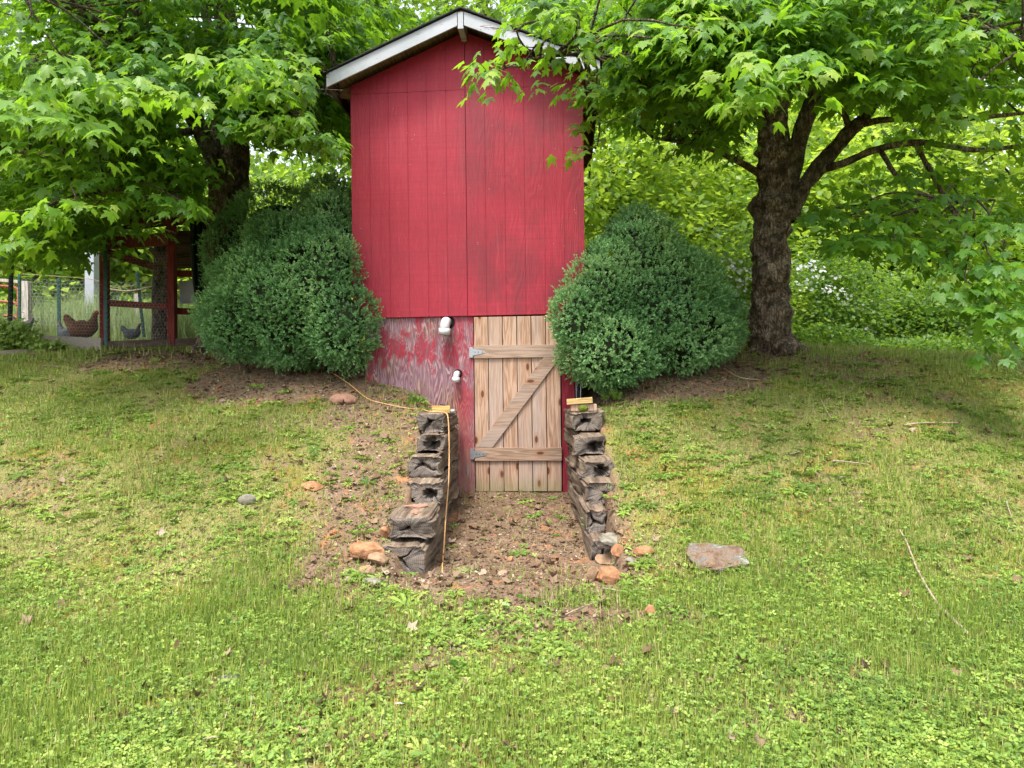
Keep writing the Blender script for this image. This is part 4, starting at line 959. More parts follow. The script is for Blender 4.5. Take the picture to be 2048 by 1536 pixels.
LY = [(-400, 600), (0, 555), (60, 540), (150, 525), (210, 505), (260, 470), (330, 450), (425, 445), (440, 300), (500, 285), (560, 290), (700, 335), (720, 200), (1000, 100), (2400, 100)]
maple('maple tree with a dark forked trunk left of the red shed', (457, 700, 9.3),
      [(455, 715, 9.3, .30), (455, 640, 9.3, .27), (456, 520, 9.3, .255), (457, 400, 9.3, .25), (462, 330, 9.3, .225), (470, 240, 9.3, .17), (472, 150, 9.25, .145), (455, 60, 9.2, .13), (440, -60, 9.1, .11), (430, -260, 9.0, .06)],
      [[(445, 360, 9.25, .13), (415, 290, 9.1, .115), (375, 215, 8.9, .105), (325, 130, 8.7, .095), (275, 30, 8.5, .085), (235, -80, 8.3, .05)],
       [(440, 330, 9.3, .10), (432, 250, 9.4, .085), (440, 180, 9.5, .075), (425, 90, 9.5, .07), (405, 0, 9.6, .05)],
       [(400, 260, 9.0, .05), (340, 270, 8.4, .04), (250, 300, 7.8, .03), (120, 310, 7.2, .022), (0, 300, 6.8, .014)],
       [(380, 220, 8.9, .05), (300, 180, 8.3, .04), (180, 120, 7.5, .03), (60, 110, 6.8, .018)],
       [(470, 220, 9.2, .05), (540, 190, 8.6, .035), (620, 180, 8.0, .024), (680, 200, 7.6, .012)],
       [(465, 150, 9.2, .05), (540, 80, 9.0, .04), (590, 20, 8.9, .03), (640, -40, 8.8, .02)],
       [(430, 300, 9.0, .04), (380, 370, 8.2, .028), (280, 380, 7.4, .02), (150, 390, 6.9, .012)],
       [(460, 260, 9.1, .035), (520, 250, 8.2, .028), (580, 230, 7.5, .018)],
       [(350, 160, 8.8, .05), (260, 80, 8.0, .04), (150, 20, 7.0, .03), (40, -20, 6.2, .02)]],
      [(-4.6, 8.2, 3.6, (3.4, 2.9, 2.1), 8), (-3.6, 8.8, 5.4, (3.2, 3.2, 1.8), 3), (-5.8, 8.8, 2.6, (2.6, 2.2, 1.2), 3), (-2.6, 8.2, 3.7, (1.2, 1.6, 1.3), 2.2), (-3.3, 7.0, 2.6, (2.2, .9, .9), 2.2), (-2.0, 10.5, 4.8, (1.8, 1.6, 1.6), 1.8)],
      LY, [(395, 512, 270, 560, 9.5), (340, 450, 205, 300, 9.2), (655, 1172, 90, 660, 7.6), (700, 1000, 0, 90, 7.6)], 1500, 11,
      [(115, 115, 5.0), (160, 150, 5.0), (60, 185, 5.0), (215, 175, 5.1), (110, 235, 4.9), (170, 245, 4.9), (20, 205, 4.8), (300, 175, 5.6), (345, 190, 5.6), (430, 120, 5.8), (500, 125, 5.8), (560, 120, 6.0), (600, 140, 6.2), (530, 180, 6.2), (540, 240, 6.2), (600, 235, 6.2), (640, 270, 6.3), (310, 395, 6.6), (360, 400, 6.6), (395, 420, 6.8), (150, 400, 6.0), (60, 420, 6.0), (30, 480, 6.4)],
      M['barkdark'], .16)

RY = [(-400, 60), (880, 60), (960, 110), (1150, 200), (1190, 330), (1240, 270), (1300, 270), (1400, 300), (1470, 320), (1500, 215), (1560, 175), (1640, 260), (1700, 300), (1720, 470), (1850, 520), (1900, 600), (1990, 680), (2060, 715), (2500, 740)]
maple('gnarled maple tree with a lumpy thick trunk right of the shed', (1545, 700, 8.8),
      [(1548, 722, 8.8, 0.260), (1545, 690, 8.8, 0.239), (1540, 620, 8.8, 0.220), (1541, 540, 8.8, 0.223), (1546, 460, 8.8, 0.214), (1548, 400, 8.8, 0.220), (1549, 350, 8.8, 0.197), (1547, 290, 8.8, 0.181), (1552, 230, 8.8, 0.155), (1556, 150, 8.8, 0.139), (1548, 60, 8.8, 0.126), (1540, -60, 8.8, 0.101), (1530, -250, 8.8, 0.050)],
      [[(1566, 440, 8.75, .13), (1578, 380, 8.75, .12), (1592, 310, 8.7, .105), (1612, 235, 8.65, .10), (1640, 165, 8.6, .105), (1655, 90, 8.6, .09), (1660, 0, 8.5, .07)],
       [(1575, 440, 8.7, .12), (1604, 378, 8.65, .105), (1650, 320, 8.6, .095), (1700, 262, 8.5, .082), (1730, 232, 8.45, .07), (1780, 150, 8.3, .06), (1880, 70, 8.1, .055), (2048, 10, 7.8, .045), (2200, -40, 7.6, .03)],
       [(1640, 340, 8.6, .05), (1690, 325, 8.4, .045), (1750, 300, 8.2, .04), (1840, 285, 8.0, .034), (1950, 300, 7.8, .028), (2060, 290, 7.6, .02)],
       [(1722, 248, 8.45, .045), (1790, 238, 8.3, .035), (1900, 240, 8.1, .03), (2060, 225, 7.9, .02)],
       [(1700, 255, 8.5, .04), (1680, 220, 8.4, .03), (1640, 215, 8.3, .02)],
       [(1655, 110, 8.6, .06), (1720, 75, 8.4, .05), (1800, 40, 8.0, .035), (1880, -20, 7.7, .02)],
       [(1540, 360, 8.8, .05), (1470, 320, 8.6, .038), (1400, 292, 8.4, .028), (1305, 275, 8.1, .016)],
       [(1545, 180, 8.7, .06), (1450, 130, 8.0, .04), (1330, 120, 7.2, .028), (1200, 110, 6.5, .02), (1080, 115, 6.1, .012), (970, 150, 5.9, .005)],
       [(1830, 285, 8.0, .028), (1870, 360, 7.8, .024), (1910, 430, 7.6, .02), (1940, 480, 7.4, .014), (2010, 482, 7.2, .008)],
       [(1760, 300, 8.2, .03), (1810, 370, 7.6, .02), (1900, 400, 7.2, .015), (1990, 400, 7.0, .01)],
       [(1850, 70, 8.1, .04), (1900, 40, 7.4, .035), (1990, 60, 6.6, .025), (2060, 90, 6.0, .015)]],
      [(4.5, 8.2, 3.5, (3.4, 2.8, 2.0), 8), (3.4, 8.8, 5.3, (3.3, 3.2, 1.7), 3), (5.8, 8.4, 2.2, (2.0, 2.0, 1.5), 1.3), (2.0, 8.3, 3.6, (1.5, 1.8, 1.3), 2.5), (1.3, 6.2, 3.1, (1.2, .6, .7), .7), (2.6, 6.3, 2.7, (1.6, .9, .9), 1.8), (1.8, 10.5, 4.8, (2.0, 1.6, 1.7), 2)],
      RY, [(690, 1172, 60, 660, 7.6), (640, 1040, -40, 260, 7.4), (1475, 1600, 225, 720, 8.9), (1560, 1660, 150, 420, 8.7), (1640, 1800, 200, 370, 9.5), (1180, 1480, 330, 700, 9.5)], 1650, 12,
      [(1010, 105, 5.8), (975, 140, 5.8), (1040, 135, 5.8), (1065, 95, 5.8), (1110, 70, 5.8), (1080, 40, 5.7), (1150, 40, 5.8), (1175, 110, 5.9), (1470, 130, 5.0), (1510, 170, 5.0), (1550, 195, 5.0), (1480, 195, 5.0), (1530, 120, 5.0), (1400, 60, 5.2), (1340, 80, 5.3), (1590, 140, 5.2), (1190, 180, 6.2), (1200, 240, 6.4), (1195, 290, 6.6),
       (1700, 430, 6.4), (1760, 440, 6.4), (1820, 470, 6.4), (1730, 470, 6.4), (1670, 415, 6.6), (1700, 480, 6.5), (1790, 400, 6.6), (1850, 430, 6.6), (1860, 500, 6.5), (1780, 490, 6.3), (1740, 400, 6.7), (1930, 440, 6.4), (1980, 450, 6.2), (1890, 390, 6.6), (1960, 570, 5.9), (2040, 620, 5.8), (1900, 530, 6.2), (2010, 700, 5.8), (1900, 480, 6.2), (1930, 560, 6.0), (1990, 600, 6.0), (2020, 660, 5.8), (1940, 610, 6.0), (2030, 560, 5.8), (1985, 520, 6.0)],
      M['bark'], .56)

# ------------------------------------------------------------------ background woods
DIA = [(0, 0, 0), (.36, .45, .08), (0, 1, -.06), (-.36, .45, .08)]; DIF = [(0, 1, 2), (0, 2, 3)]
def bg_tree(name, x, y, h, r, n, mat, label, cat, seed, low=.0, size=(.10, .2), group=None, trunk=True, sy=1.0):
    r_ = np.random.default_rng(seed); z0 = Hs(x, y); root = empty(name, (x, y, z0), label=label, cat=cat, group=group)
    if trunk:
        mb = MB(); tp = [np.array([0, 0, -.1]), np.array([.1 * r_.normal(), .1, h * .35]), np.array([.3 * r_.normal(), .2, h * .9])]; mb.tube(catmull(tp, 6), np.linspace(.035 * h ** .75, .02, 13), 8); mb.build('trunk', M['bark'], root, True)
        lb = MB()
        for k in range(9):
            zz = h * r_.uniform(.2, .7); an = r_.uniform(0, 6.28); e = np.array([math.cos(an) * r * .75, math.sin(an) * r * .7, zz + r * .45]); lb.tube(catmull([np.array([0, .1, zz]), e * .5 + np.array([0, 0, zz * .5 + .1]), e], 4), np.linspace(.045, .012, 9), 5, False)
        lb.build('limbs', M['barkdark'], root, True)['kind'] = 'stuff'
    nc = max(12, int(n / 55)); d = r_.normal(size=(nc, 3)); d /= np.linalg.norm(d, axis=1)[:, None]; rr = r_.random(nc) ** (1 / 2.6)
    c = d * rr[:, None] * np.array([r, r * sy, h * (1 - low) / 2]) + np.array([0, 0, h * (1 + low) / 2]); c *= 1 + .12 * r_.normal(size=(nc, 1)) * np.array([1, 1, .4]); per = n // nc; s_ = .22 + .09 * r
    p = np.repeat(c, per, 0); off = r_.normal(0, 1, (len(p), 3)) * np.array([s_, s_, s_ * .42]); p = p + off; p[:, 2] -= .3 * (off[:, 0] ** 2 + off[:, 1] ** 2) / s_
    k = p[:, 2] > .03; p, off = p[k], off[k]; tb = np.repeat(r_.uniform(.15, .8, nc), per)[k]; m = len(p)
    fw = off * np.array([1, 1, .2]) + r_.normal(0, s_ * .6, (m, 3)); fw[:, 2] -= .5 * s_; nr = r_.normal(0, .45, (m, 3)) + np.array([0, -.25, 1.0])
    mu = Multi(); mu.add(DIA, DIF, p, fw, nr, r_.uniform(*size, m), np.clip(tb + r_.normal(0, .2, m), 0, 1)); mu.build('crown' if trunk else 'foliage', mat, root); return root
def gp(px, d): q = P(px, 768, d); return q.x, d
BGT = [('pale green young tree in the wood, just right of the red shed', 1240, 14.5, 5.0, 1.7, 9000, 'bgleaf'), ('lime green tree behind the right boxwood bush', 1400, 16.0, 5.5, 1.9, 9000, 'bgleaf'),
       ('bright leafy tree behind the gnarled trunk', 1560, 18.0, 7.0, 2.4, 9000, 'bgleaf'), ('tall yellow green tree beyond the right lawn', 1720, 20.5, 8.5, 2.8, 9000, 'bgleaf'),
       ('broad lime tree beyond the lawn behind hanging maple leaves', 1880, 19.0, 7.0, 2.6, 9000, 'bgleaf'), ('bright tree at the far right edge beyond the lawn', 2060, 18.5, 7.0, 2.4, 7000, 'bgleaf'),
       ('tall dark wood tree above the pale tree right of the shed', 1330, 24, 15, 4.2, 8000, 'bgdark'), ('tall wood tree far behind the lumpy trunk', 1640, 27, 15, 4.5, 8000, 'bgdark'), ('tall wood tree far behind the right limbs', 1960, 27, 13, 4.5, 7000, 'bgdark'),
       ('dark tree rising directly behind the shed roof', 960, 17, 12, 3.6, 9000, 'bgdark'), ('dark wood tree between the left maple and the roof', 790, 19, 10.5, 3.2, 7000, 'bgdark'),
       ('light tree seen through the gap left of the shed', 560, 17, 4.0, 1.7, 6000, 'bgleaf'), ('bright tree beyond the chicken run', 300, 19, 6, 2.6, 8000, 'bgleaf'), ('tall wood tree behind the left maple', 330, 25, 13, 4.4, 8000, 'bgdark'),
       ('yellow green tree beyond the wooden posts at far left', 60, 18, 6.2, 2.6, 8000, 'bgleaf'), ('tall wood tree at the far left edge', -20, 23, 12, 4.2, 7000, 'bgdark')]
for i, (lb, px, d, h, r, n, mt) in enumerate(BGT):
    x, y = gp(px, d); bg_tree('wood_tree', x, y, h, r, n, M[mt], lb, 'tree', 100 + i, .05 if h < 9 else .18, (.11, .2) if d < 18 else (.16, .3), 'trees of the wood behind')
# far treeline that reads as one mass
r_ = np.random.default_rng(77); mu = Multi(); n = 34000; x = r_.uniform(-34, 34, n); y = 32 + r_.uniform(0, 6, n) + .5 * np.abs(x) * 0; z = H(x, y)
top = 7.5 + 3.5 * fbm(x * .16, x * 0, seed=5, octv=3); z = z + r_.random(n) * top; mu.add(DIA, DIF, np.stack([x, y, z], -1), r_.normal(0, 1, (n, 3)), r_.normal(0, .5, (n, 3)) + np.array([0, -.4, 1]), r_.uniform(.35, .75, n), np.clip(.5 + .4 * fbm(x * .5, z * .5, seed=6) + r_.normal(0, .12, n), 0, 1))
tag(mu.build('far_wood', M['bgdark']), 'dense wood closing the view far behind', 'wood')

# shrubs at the wood edge
SHR = [('low shrub thick with leaves behind the gnarled trunk base', 1500, 13.2, 1.7, .9, 5000, 'bgleaf'), ('white flowering rose shrub just right of the gnarled trunk', 1650, 14.0, 2.3, 1.1, 6500, 'bgdark'), ('arching green shrub in the middle of the wood edge', 1790, 14.6, 1.9, 1.2, 6500, 'bgdark'),
       ('feathery shrub right of the arching one at the wood edge', 1930, 14.2, 1.8, 1.2, 6000, 'bgdark'), ('shrub at the right end of the wood edge', 2080, 13.4, 1.8, 1.1, 5000, 'bgdark'), ('white flowering rose shrub between the right boxwood and the trunk', 1475, 12.0, 2.0, .65, 3500, 'bgdark')]
shrubs = []
for i, (lb, px, d, h, r, n, mt) in enumerate(SHR):
    x, y = gp(px, d); shrubs.append(bg_tree('shrub', x, y, h, r, n, M[mt], lb, 'shrub', 200 + i, 0, (.06, .12), 'shrubs along the wood edge', False, .7))
# blossoms on the two rose shrubs and the arching one
FLV, FLF = [], []
for k in range(5):
    a = k * 1.2566; o = len(FLV); FLV += [(0, 0, 0), (math.cos(a - .5) * .8, math.sin(a - .5) * .8, .1), (math.cos(a) * 1.05, math.sin(a) * 1.05, .14), (math.cos(a + .5) * .8, math.sin(a + .5) * .8, .1)]; FLF += [(o, o + 1, o + 2), (o, o + 2, o + 3)]
def blossoms(root, spots, d, per, size):
    b = np.array(root.location); pp = []
    for px, py, s_ in spots:
        c = np.array(P(px, py, d)); k = int(per * s_); pp.append(c + r_.normal(0, 1, (k, 3)) * np.array([.11, .1, .075]) * (.6 + s_ * .5))
    pp = np.concatenate(pp) - b; n = len(pp); mu = Multi(); mu.add(FLV, FLF, pp, r_.normal(0, 1, (n, 3)) * .4 + np.array([1, 0, 0]), r_.normal(0, .5, (n, 3)) + np.array([0, -1, .6]), r_.uniform(*size, n), r_.random(n)); mu.build('blossoms', M['petal'], root)
blossoms(shrubs[5], [(1455, 530, .5), (1478, 550, 1.6), (1490, 570, 1.4), (1475, 585, 1), (1460, 600, .7), (1484, 610, .7)], 11.4, 16, (.022, .036))
blossoms(shrubs[1], [(1600, 540, .8), (1625, 532, 1.2), (1640, 550, .8), (1610, 565, .6), (1660, 575, 1.1), (1675, 590, .8), (1690, 588, .4), (1620, 575, .4)], 13.2, 15, (.024, .038))
blossoms(shrubs[2], [(1726, 605, .6), (1714, 622, .6), (1735, 630, .5), (1725, 662, .5), (1745, 662, .5), (1724, 678, .6), (1740, 680, .3)], 13.6, 13, (.024, .036))
# low green band along the wood edge and behind the run
def verge(name, spots, n, mat, label, cat, size, hgt):
    mu = Multi()
    for (x0, y0, x1, y1, wd_) in spots:
        t = r_.random(n); x = x0 + (x1 - x0) * t + r_.normal(0, .15, n); y = y0 + (y1 - y0) * t + r_.uniform(0, wd_, n); z = H(x, y) + r_.random(n) ** 1.4 * hgt * (.7 + .5 * fbm(x * 1.5, y * 1.5, seed=8)); m = n
        mu.add(DIA, DIF, np.stack([x, y, z], -1), r_.normal(0, 1, (m, 3)), r_.normal(0, .5, (m, 3)) + np.array([0, -.3, 1]), r_.uniform(*size, m), np.clip(.4 + .3 * fbm(x * 2, y * 2, seed=9) + r_.normal(0, .15, m), 0, 1))
    return tag(mu.build(name, mat), label, cat)
verge('undergrowth', [(3.0, 12.2, 6.0, 12.8, 1.6), (6.0, 12.6, 11, 11.4, 1.6)], 9000, M['bgdark'], 'low leafy undergrowth along the far edge of the right lawn', 'undergrowth', (.05, .10), .55)
verge('meadow_scrub', [(-12, 14, -3, 14.5, 3)], 9000, M['bgleaf'], 'tangled bright scrub behind the chicken run', 'scrub', (.07, .13), 1.3)
# tall meadow grass behind the run
mu = Multi(); n = 9000; x = r_.uniform(-9.5, -3.2, n); y = r_.uniform(12, 14, n); a = r_.uniform(0, 6.28, n); ln = r_.gamma(2, .22, n)
mu.add(BL, BLF, np.stack([x, y, H(x, y)], -1), np.stack([np.cos(a) * ln, np.sin(a) * ln, np.ones(n)], -1), np.stack([-np.cos(a), -np.sin(a), ln], -1), np.stack([r_.uniform(.010, .018, n), *(2 * [r_.uniform(.35, .95, n) * (.7 + .5 * (fbm(x, y, seed=2) + .5))])], -1), r_.random(n))
tag(mu.build('meadow_grass', M['reed']), 'tall pale meadow grass seen through the chicken run', 'meadow grass')

# ------------------------------------------------------------------ chicken run
D = 9.7
run = empty('chicken_run', P(280, 690, D), label='open chicken shelter of red stained posts and rails under the left maple', cat='chicken shelter'); rb = run.location.copy()
def rbeam(name, a, b, w_, h_, mat='redwood', parent=run):
    mb = MB(); mb.beam(Vector(P(*a)) - rb, Vector(P(*b)) - rb, h_, w_, (0, 1, .01)); return mb.build(name, M[mat], parent, bevel=.003)
rbeam('post', (210, 690, D), (209, 468, D), .095, .095); rbeam('post', (345, 690, D), (343, 436, D), .10, .10)
rbeam('post', (338, 672, 12.2), (338, 455, 12.2), .09, .09); rbeam('post', (414, 690, 9.9), (412, 436, 9.9), .09, .09)
rbeam('top_beam', (198, 487, D - .08), (338, 478, D - .08), .04, .17); rbeam('top_beam', (260, 442, D - .06), (412, 440, D + .1), .04, .09); rbeam('top_beam', (200, 460, D), (420, 440, D + .1), .04, .06, 'darkwood')
rbeam('rail', (216, 505, D + .03), (338, 543, D + 1.6), .04, .10); rbeam('rail', (216, 606, D + .02), (338, 614, D + .02), .04, .085); rbeam('rail', (350, 547, D + .2), (398, 548, D + .2), .04, .09); rbeam('rail', (350, 622, D + .2), (400, 624, D + .2), .04, .09)
rbeam('brace', (300, 497, D + .1), (338, 532, D + .1), .04, .06, 'darkwood')
mb = MB(); a, b, c, d = P(236, 424, D - .35), P(432, 418, D - .2), P(432, 438, 12.6), P(225, 450, 12.6); q = [Vector(v) - rb for v in (a, b, c, d)]
mb.add(q + [v + Vector((0, 0, .035)) for v in q], [(3, 2, 1, 0), (4, 5, 6, 7), (0, 1, 5, 4), (1, 2, 6, 5), (2, 3, 7, 6), (3, 0, 4, 7)]); mb.build('roof', M['shingle'], run)
rbeam('roof_edge', (238, 432, D - .34), (430, 426, D - .19), .02, .07, 'greyboard')
# boarded upper back panel in shade, sheet metal, hanging black netting
for k in range(5):
    z_ = 462 + k * 15; rbeam('back_board', (352, z_ + 7, D + .5), (402, z_ + 7, D + .5), .02, .112, 'darkwood')
rbeam('sheet_panel', (359, 585, D + .25), (398, 583, D + .25), .008, .32, 'sheet')
mb = MB(); v, f = [], []; nx_, nz_ = 14, 24
for j in range(nz_):
    for i in range(nx_):
        py_ = 444 + j / (nz_ - 1) * 150; px_ = 380 + i / (nx_ - 1) * 38 + 12 * (j / nz_) ** 2 * (1 - i / nx_); v.append(Vector(P(px_, py_, D - .12 + .05 * math.sin(i * 1.7 + j * .15) + .02 * math.sin(j * .6))) - rb)
for j in range(nz_ - 1):
    for i in range(nx_ - 1): f.append((j * nx_ + i, j * nx_ + i + 1, (j + 1) * nx_ + i + 1, (j + 1) * nx_ + i))
mb.add(v, f); o = mb.build('hanging_netting', M['tarp'], run, True); sm = o.modifiers.new('s', 'SOLIDIFY'); sm.thickness = .012
# dark log inside
tr = [(322, 684, 10.6, .135), (323, 640, 10.6, .13), (320, 590, 10.6, .115), (322, 545, 10.6, .105), (323, 480, 10.6, .10)]
c = catmull([np.array(P(*t[:3])) for t in tr], 8); v, f = tube_vf(c, np.interp(np.linspace(0, 4, len(c)), range(5), [t[3] for t in tr]), 16)
o = MB().add(v, f).build('tree_trunk', M['barkdark'], None, True); tag(o, 'short dark trunk standing inside the red chicken shelter', 'tree trunk')
# bottom boards
def board(a, b, w_, h_, mat, label, cat='board'):
    mb = MB(); mb.beam(P(*a), P(*b), w_, h_, (0, 0, 1)); return tag(mb.build('board', M[mat], None, bevel=.004), label, cat, 'boards edging the chicken run')
board((79, 682, 9.9), (204, 689, 9.5), .045, .165, 'greyboard', 'weathered pale board edging the run in front of the brown hen')
board((211, 690, 9.5), (398, 683, 9.75), .045, .10, 'darkwood', 'dark brown board along the foot of the red shelter')
board((0, 707, 9.0), (66, 702, 9.2), .12, .06, 'greyboard', 'grey plank edging the raised bed at the far left')
board((112, 708, 9.15), (160, 708, 9.1), .10, .07, 'darkwood', 'short dark plank beside the flat stones of the bed')
for i, (px, py, w_) in enumerate([(72, 710, 26), (92, 708, 28), (108, 711, 22)]):
    rock(px, py, w_, 12, M['pinkrock'], 60 + i, ['flat stone nearest the grey plank of the raised bed', 'middle flat stone between the two bed planks', 'flat stone nearest the short dark plank'][i], 3, .3, .6, z=Hs(P(px, py, 9.1).x, 9.1), d=9.1, tall=.035)
# posts
def tpost(a, b, r, mat, label, name='fence_post'):
    root = empty(name, P(*a), label=label, cat='post', group='posts of the wire run'); A, B = Vector((0, 0, 0)), Vector(P(*b)) - Vector(P(*a))
    mb = MB(); mb.beam(A, B, r * 2, r * .5, (0, 1, 0)); mb.beam(A + Vector((0, r * .9, 0)), B + Vector((0, r * .9, 0)), r * .5, r * 1.6, (0, 1, 0)); mb.build('shaft', M[mat], root)
    mb = MB(); n = int(B.length / .06)
    for k in range(1, n): p = A.lerp(B, k / n); mb.box(p.x - r * .5, p.x + r * .5, p.y - r * .7, p.y - r * .26, p.z - .008, p.z + .008)
    mb.build('studs', M[mat], root)['kind'] = 'stuff'; return root
tpost((212, 690, 9.4), (210, 462, 9.4), .024, 'tpost', 'tall green steel post in front of the left red post')
tpost((118, 674, 11.2), (117, 556, 11.2), .024, 'tpost', 'green steel post left of the brown hen')
tpost((39, 650, 11.5), (38, 548, 11.5), .020, 'tpost', 'green steel post beside the grey wooden post')
tpost((288, 674, 11.4), (274, 543, 11.4), .024, 'tpost', 'leaning green steel post seen between the red posts')
tpost((229, 672, 12.5), (236, 590, 12.5), .020, 'tpost', 'short leaning green post just right of the left red post')
tpost((19, 655, 10.2), (24, 470, 10.2), .028, 'tarp', 'tall black post at the far left of the run')
mb = MB(); mb.beam(P(54, 655, 11.8), P(54, 563, 11.8), .11, .11, (0, 1, 0)); tag(mb.build('wooden_post', M['greypost'], None, bevel=.006), 'square grey wooden gate post at far left', 'post')
mb = MB(); mb.beam(P(184, 640, 14.5), P(184, 440, 14.5), .19, .19, (0, 1, 0)); tag(mb.build('white_post', M['whitepost'], None, bevel=.01), 'thick white post beyond the chicken run', 'post')
mb = MB(); mb.beam(P(275, 678, 13), P(275, 588, 13), .08, .08, (0, 1, 0)); tag(mb.build('wooden_post', M['greypost'], None, bevel=.006), 'thin grey wooden post behind the leaning green post', 'post')
# tube gate
gt = empty('tube_gate', P(10, 650, 11.9), label='rusty red tube gate at the far left edge', cat='gate'); gb = gt.location.copy()
for k, py_ in enumerate((573, 604, 632)):
    mb = MB(); mb.tube(catmull([Vector(P(-80, py_ - 4, 11.9)) - gb, Vector(P(20, py_, 11.9)) - gb, Vector(P(36, py_ + 8, 11.9)) - gb], 5), .022, 8); mb.build('rail', M['gate'], gt, True)
mb = MB(); mb.tube([Vector(P(37, 575, 11.9)) - gb, Vector(P(37, 645, 11.9)) - gb], .022, 8); mb.build('stile', M['gate'], gt, True)
mb = MB(); mb.beam(P(-60, 556, 11.95), P(46, 565, 11.95), .05, .16, (0, 1, 0)); tag(mb.build('top_board', M['greypost'], None, bevel=.004), 'grey board fixed above the rusty tube gate', 'board')
# chicken wire
def hexwire(p00, p10, p01, cell, r, parent, sag=0):
    """p00 lower left, p10 lower right, p01 upper left"""
    p00, p10, p01 = map(Vector, (p00, p10, p01)); U, Vv = p10 - p00, p01 - p00; lu, lv = U.length, Vv.length; U.normalize(); Vv.normalize(); N = U.cross(Vv)
    v, f = [], []; h = cell; w_ = cell * .9; ny_ = int(lv / (h * .75)); nx2 = int(lu / w_)
    def seg(a, b):
        a3 = p00 + U * a[0] + Vv * a[1]; b3 = p00 + U * b[0] + Vv * b[1]
        for q in (a3, b3): q += N * sag * math.sin(math.pi * min(1, max(0, (q - p00).dot(U) / lu)))
        d = (b3 - a3).normalized(); s_ = d.cross(N).normalized() * r; o = len(v); v.extend([a3 - s_, a3 + s_, b3 + s_, b3 - s_]); f.append((o, o + 1, o + 2, o + 3))
    for j in range(ny_):
        for i in range(nx2):
            x = i * w_ + (w_ / 2 if j % 2 else 0); y = j * h * .75
            if x + w_ > lu or y + h > lv + .02: continue
            seg((x, y + h * .25), (x, y + h * .75)); seg((x, y + h * .75), (x + w_ / 2, y + h)); seg((x + w_ / 2, y + h), (x + w_, y + h * .75))
    m = pymesh('wire_mesh', v, f, M['wire']); o = ob('wire_mesh', m, parent); o['kind'] = 'stuff'; return o
wf_ = empty('wire_fence', (0, 0, 0), label='chicken wire strung along the posts of the run', cat='wire fence')
hexwire(P(60, 684, 9.8), P(206, 688, 9.45), P(60, 560, 9.8), .055, .0008, wf_)
hexwire(P(216, 682, 9.62), P(340, 682, 9.62), P(216, 500, 9.62), .055, .0008, wf_)
hexwire(P(40, 655, 11.6), P(330, 665, 11.6), P(40, 556, 11.6), .075, .0013, wf_)
mb = MB(); mb.tube(catmull([P(45, 548, 11.6), P(120, 553, 11.4), P(190, 560, 11.6), P(230, 575, 11.6), P(290, 565, 11.4), P(330, 552, 11.4)], 6), .005, 5); mb.tube(catmull([P(215, 578, 11.5), P(260, 582, 11.4), P(310, 572, 11.3)], 6), [.013] * 13, 6); mb.build('rolled_edge', M['twig'], wf_, True)

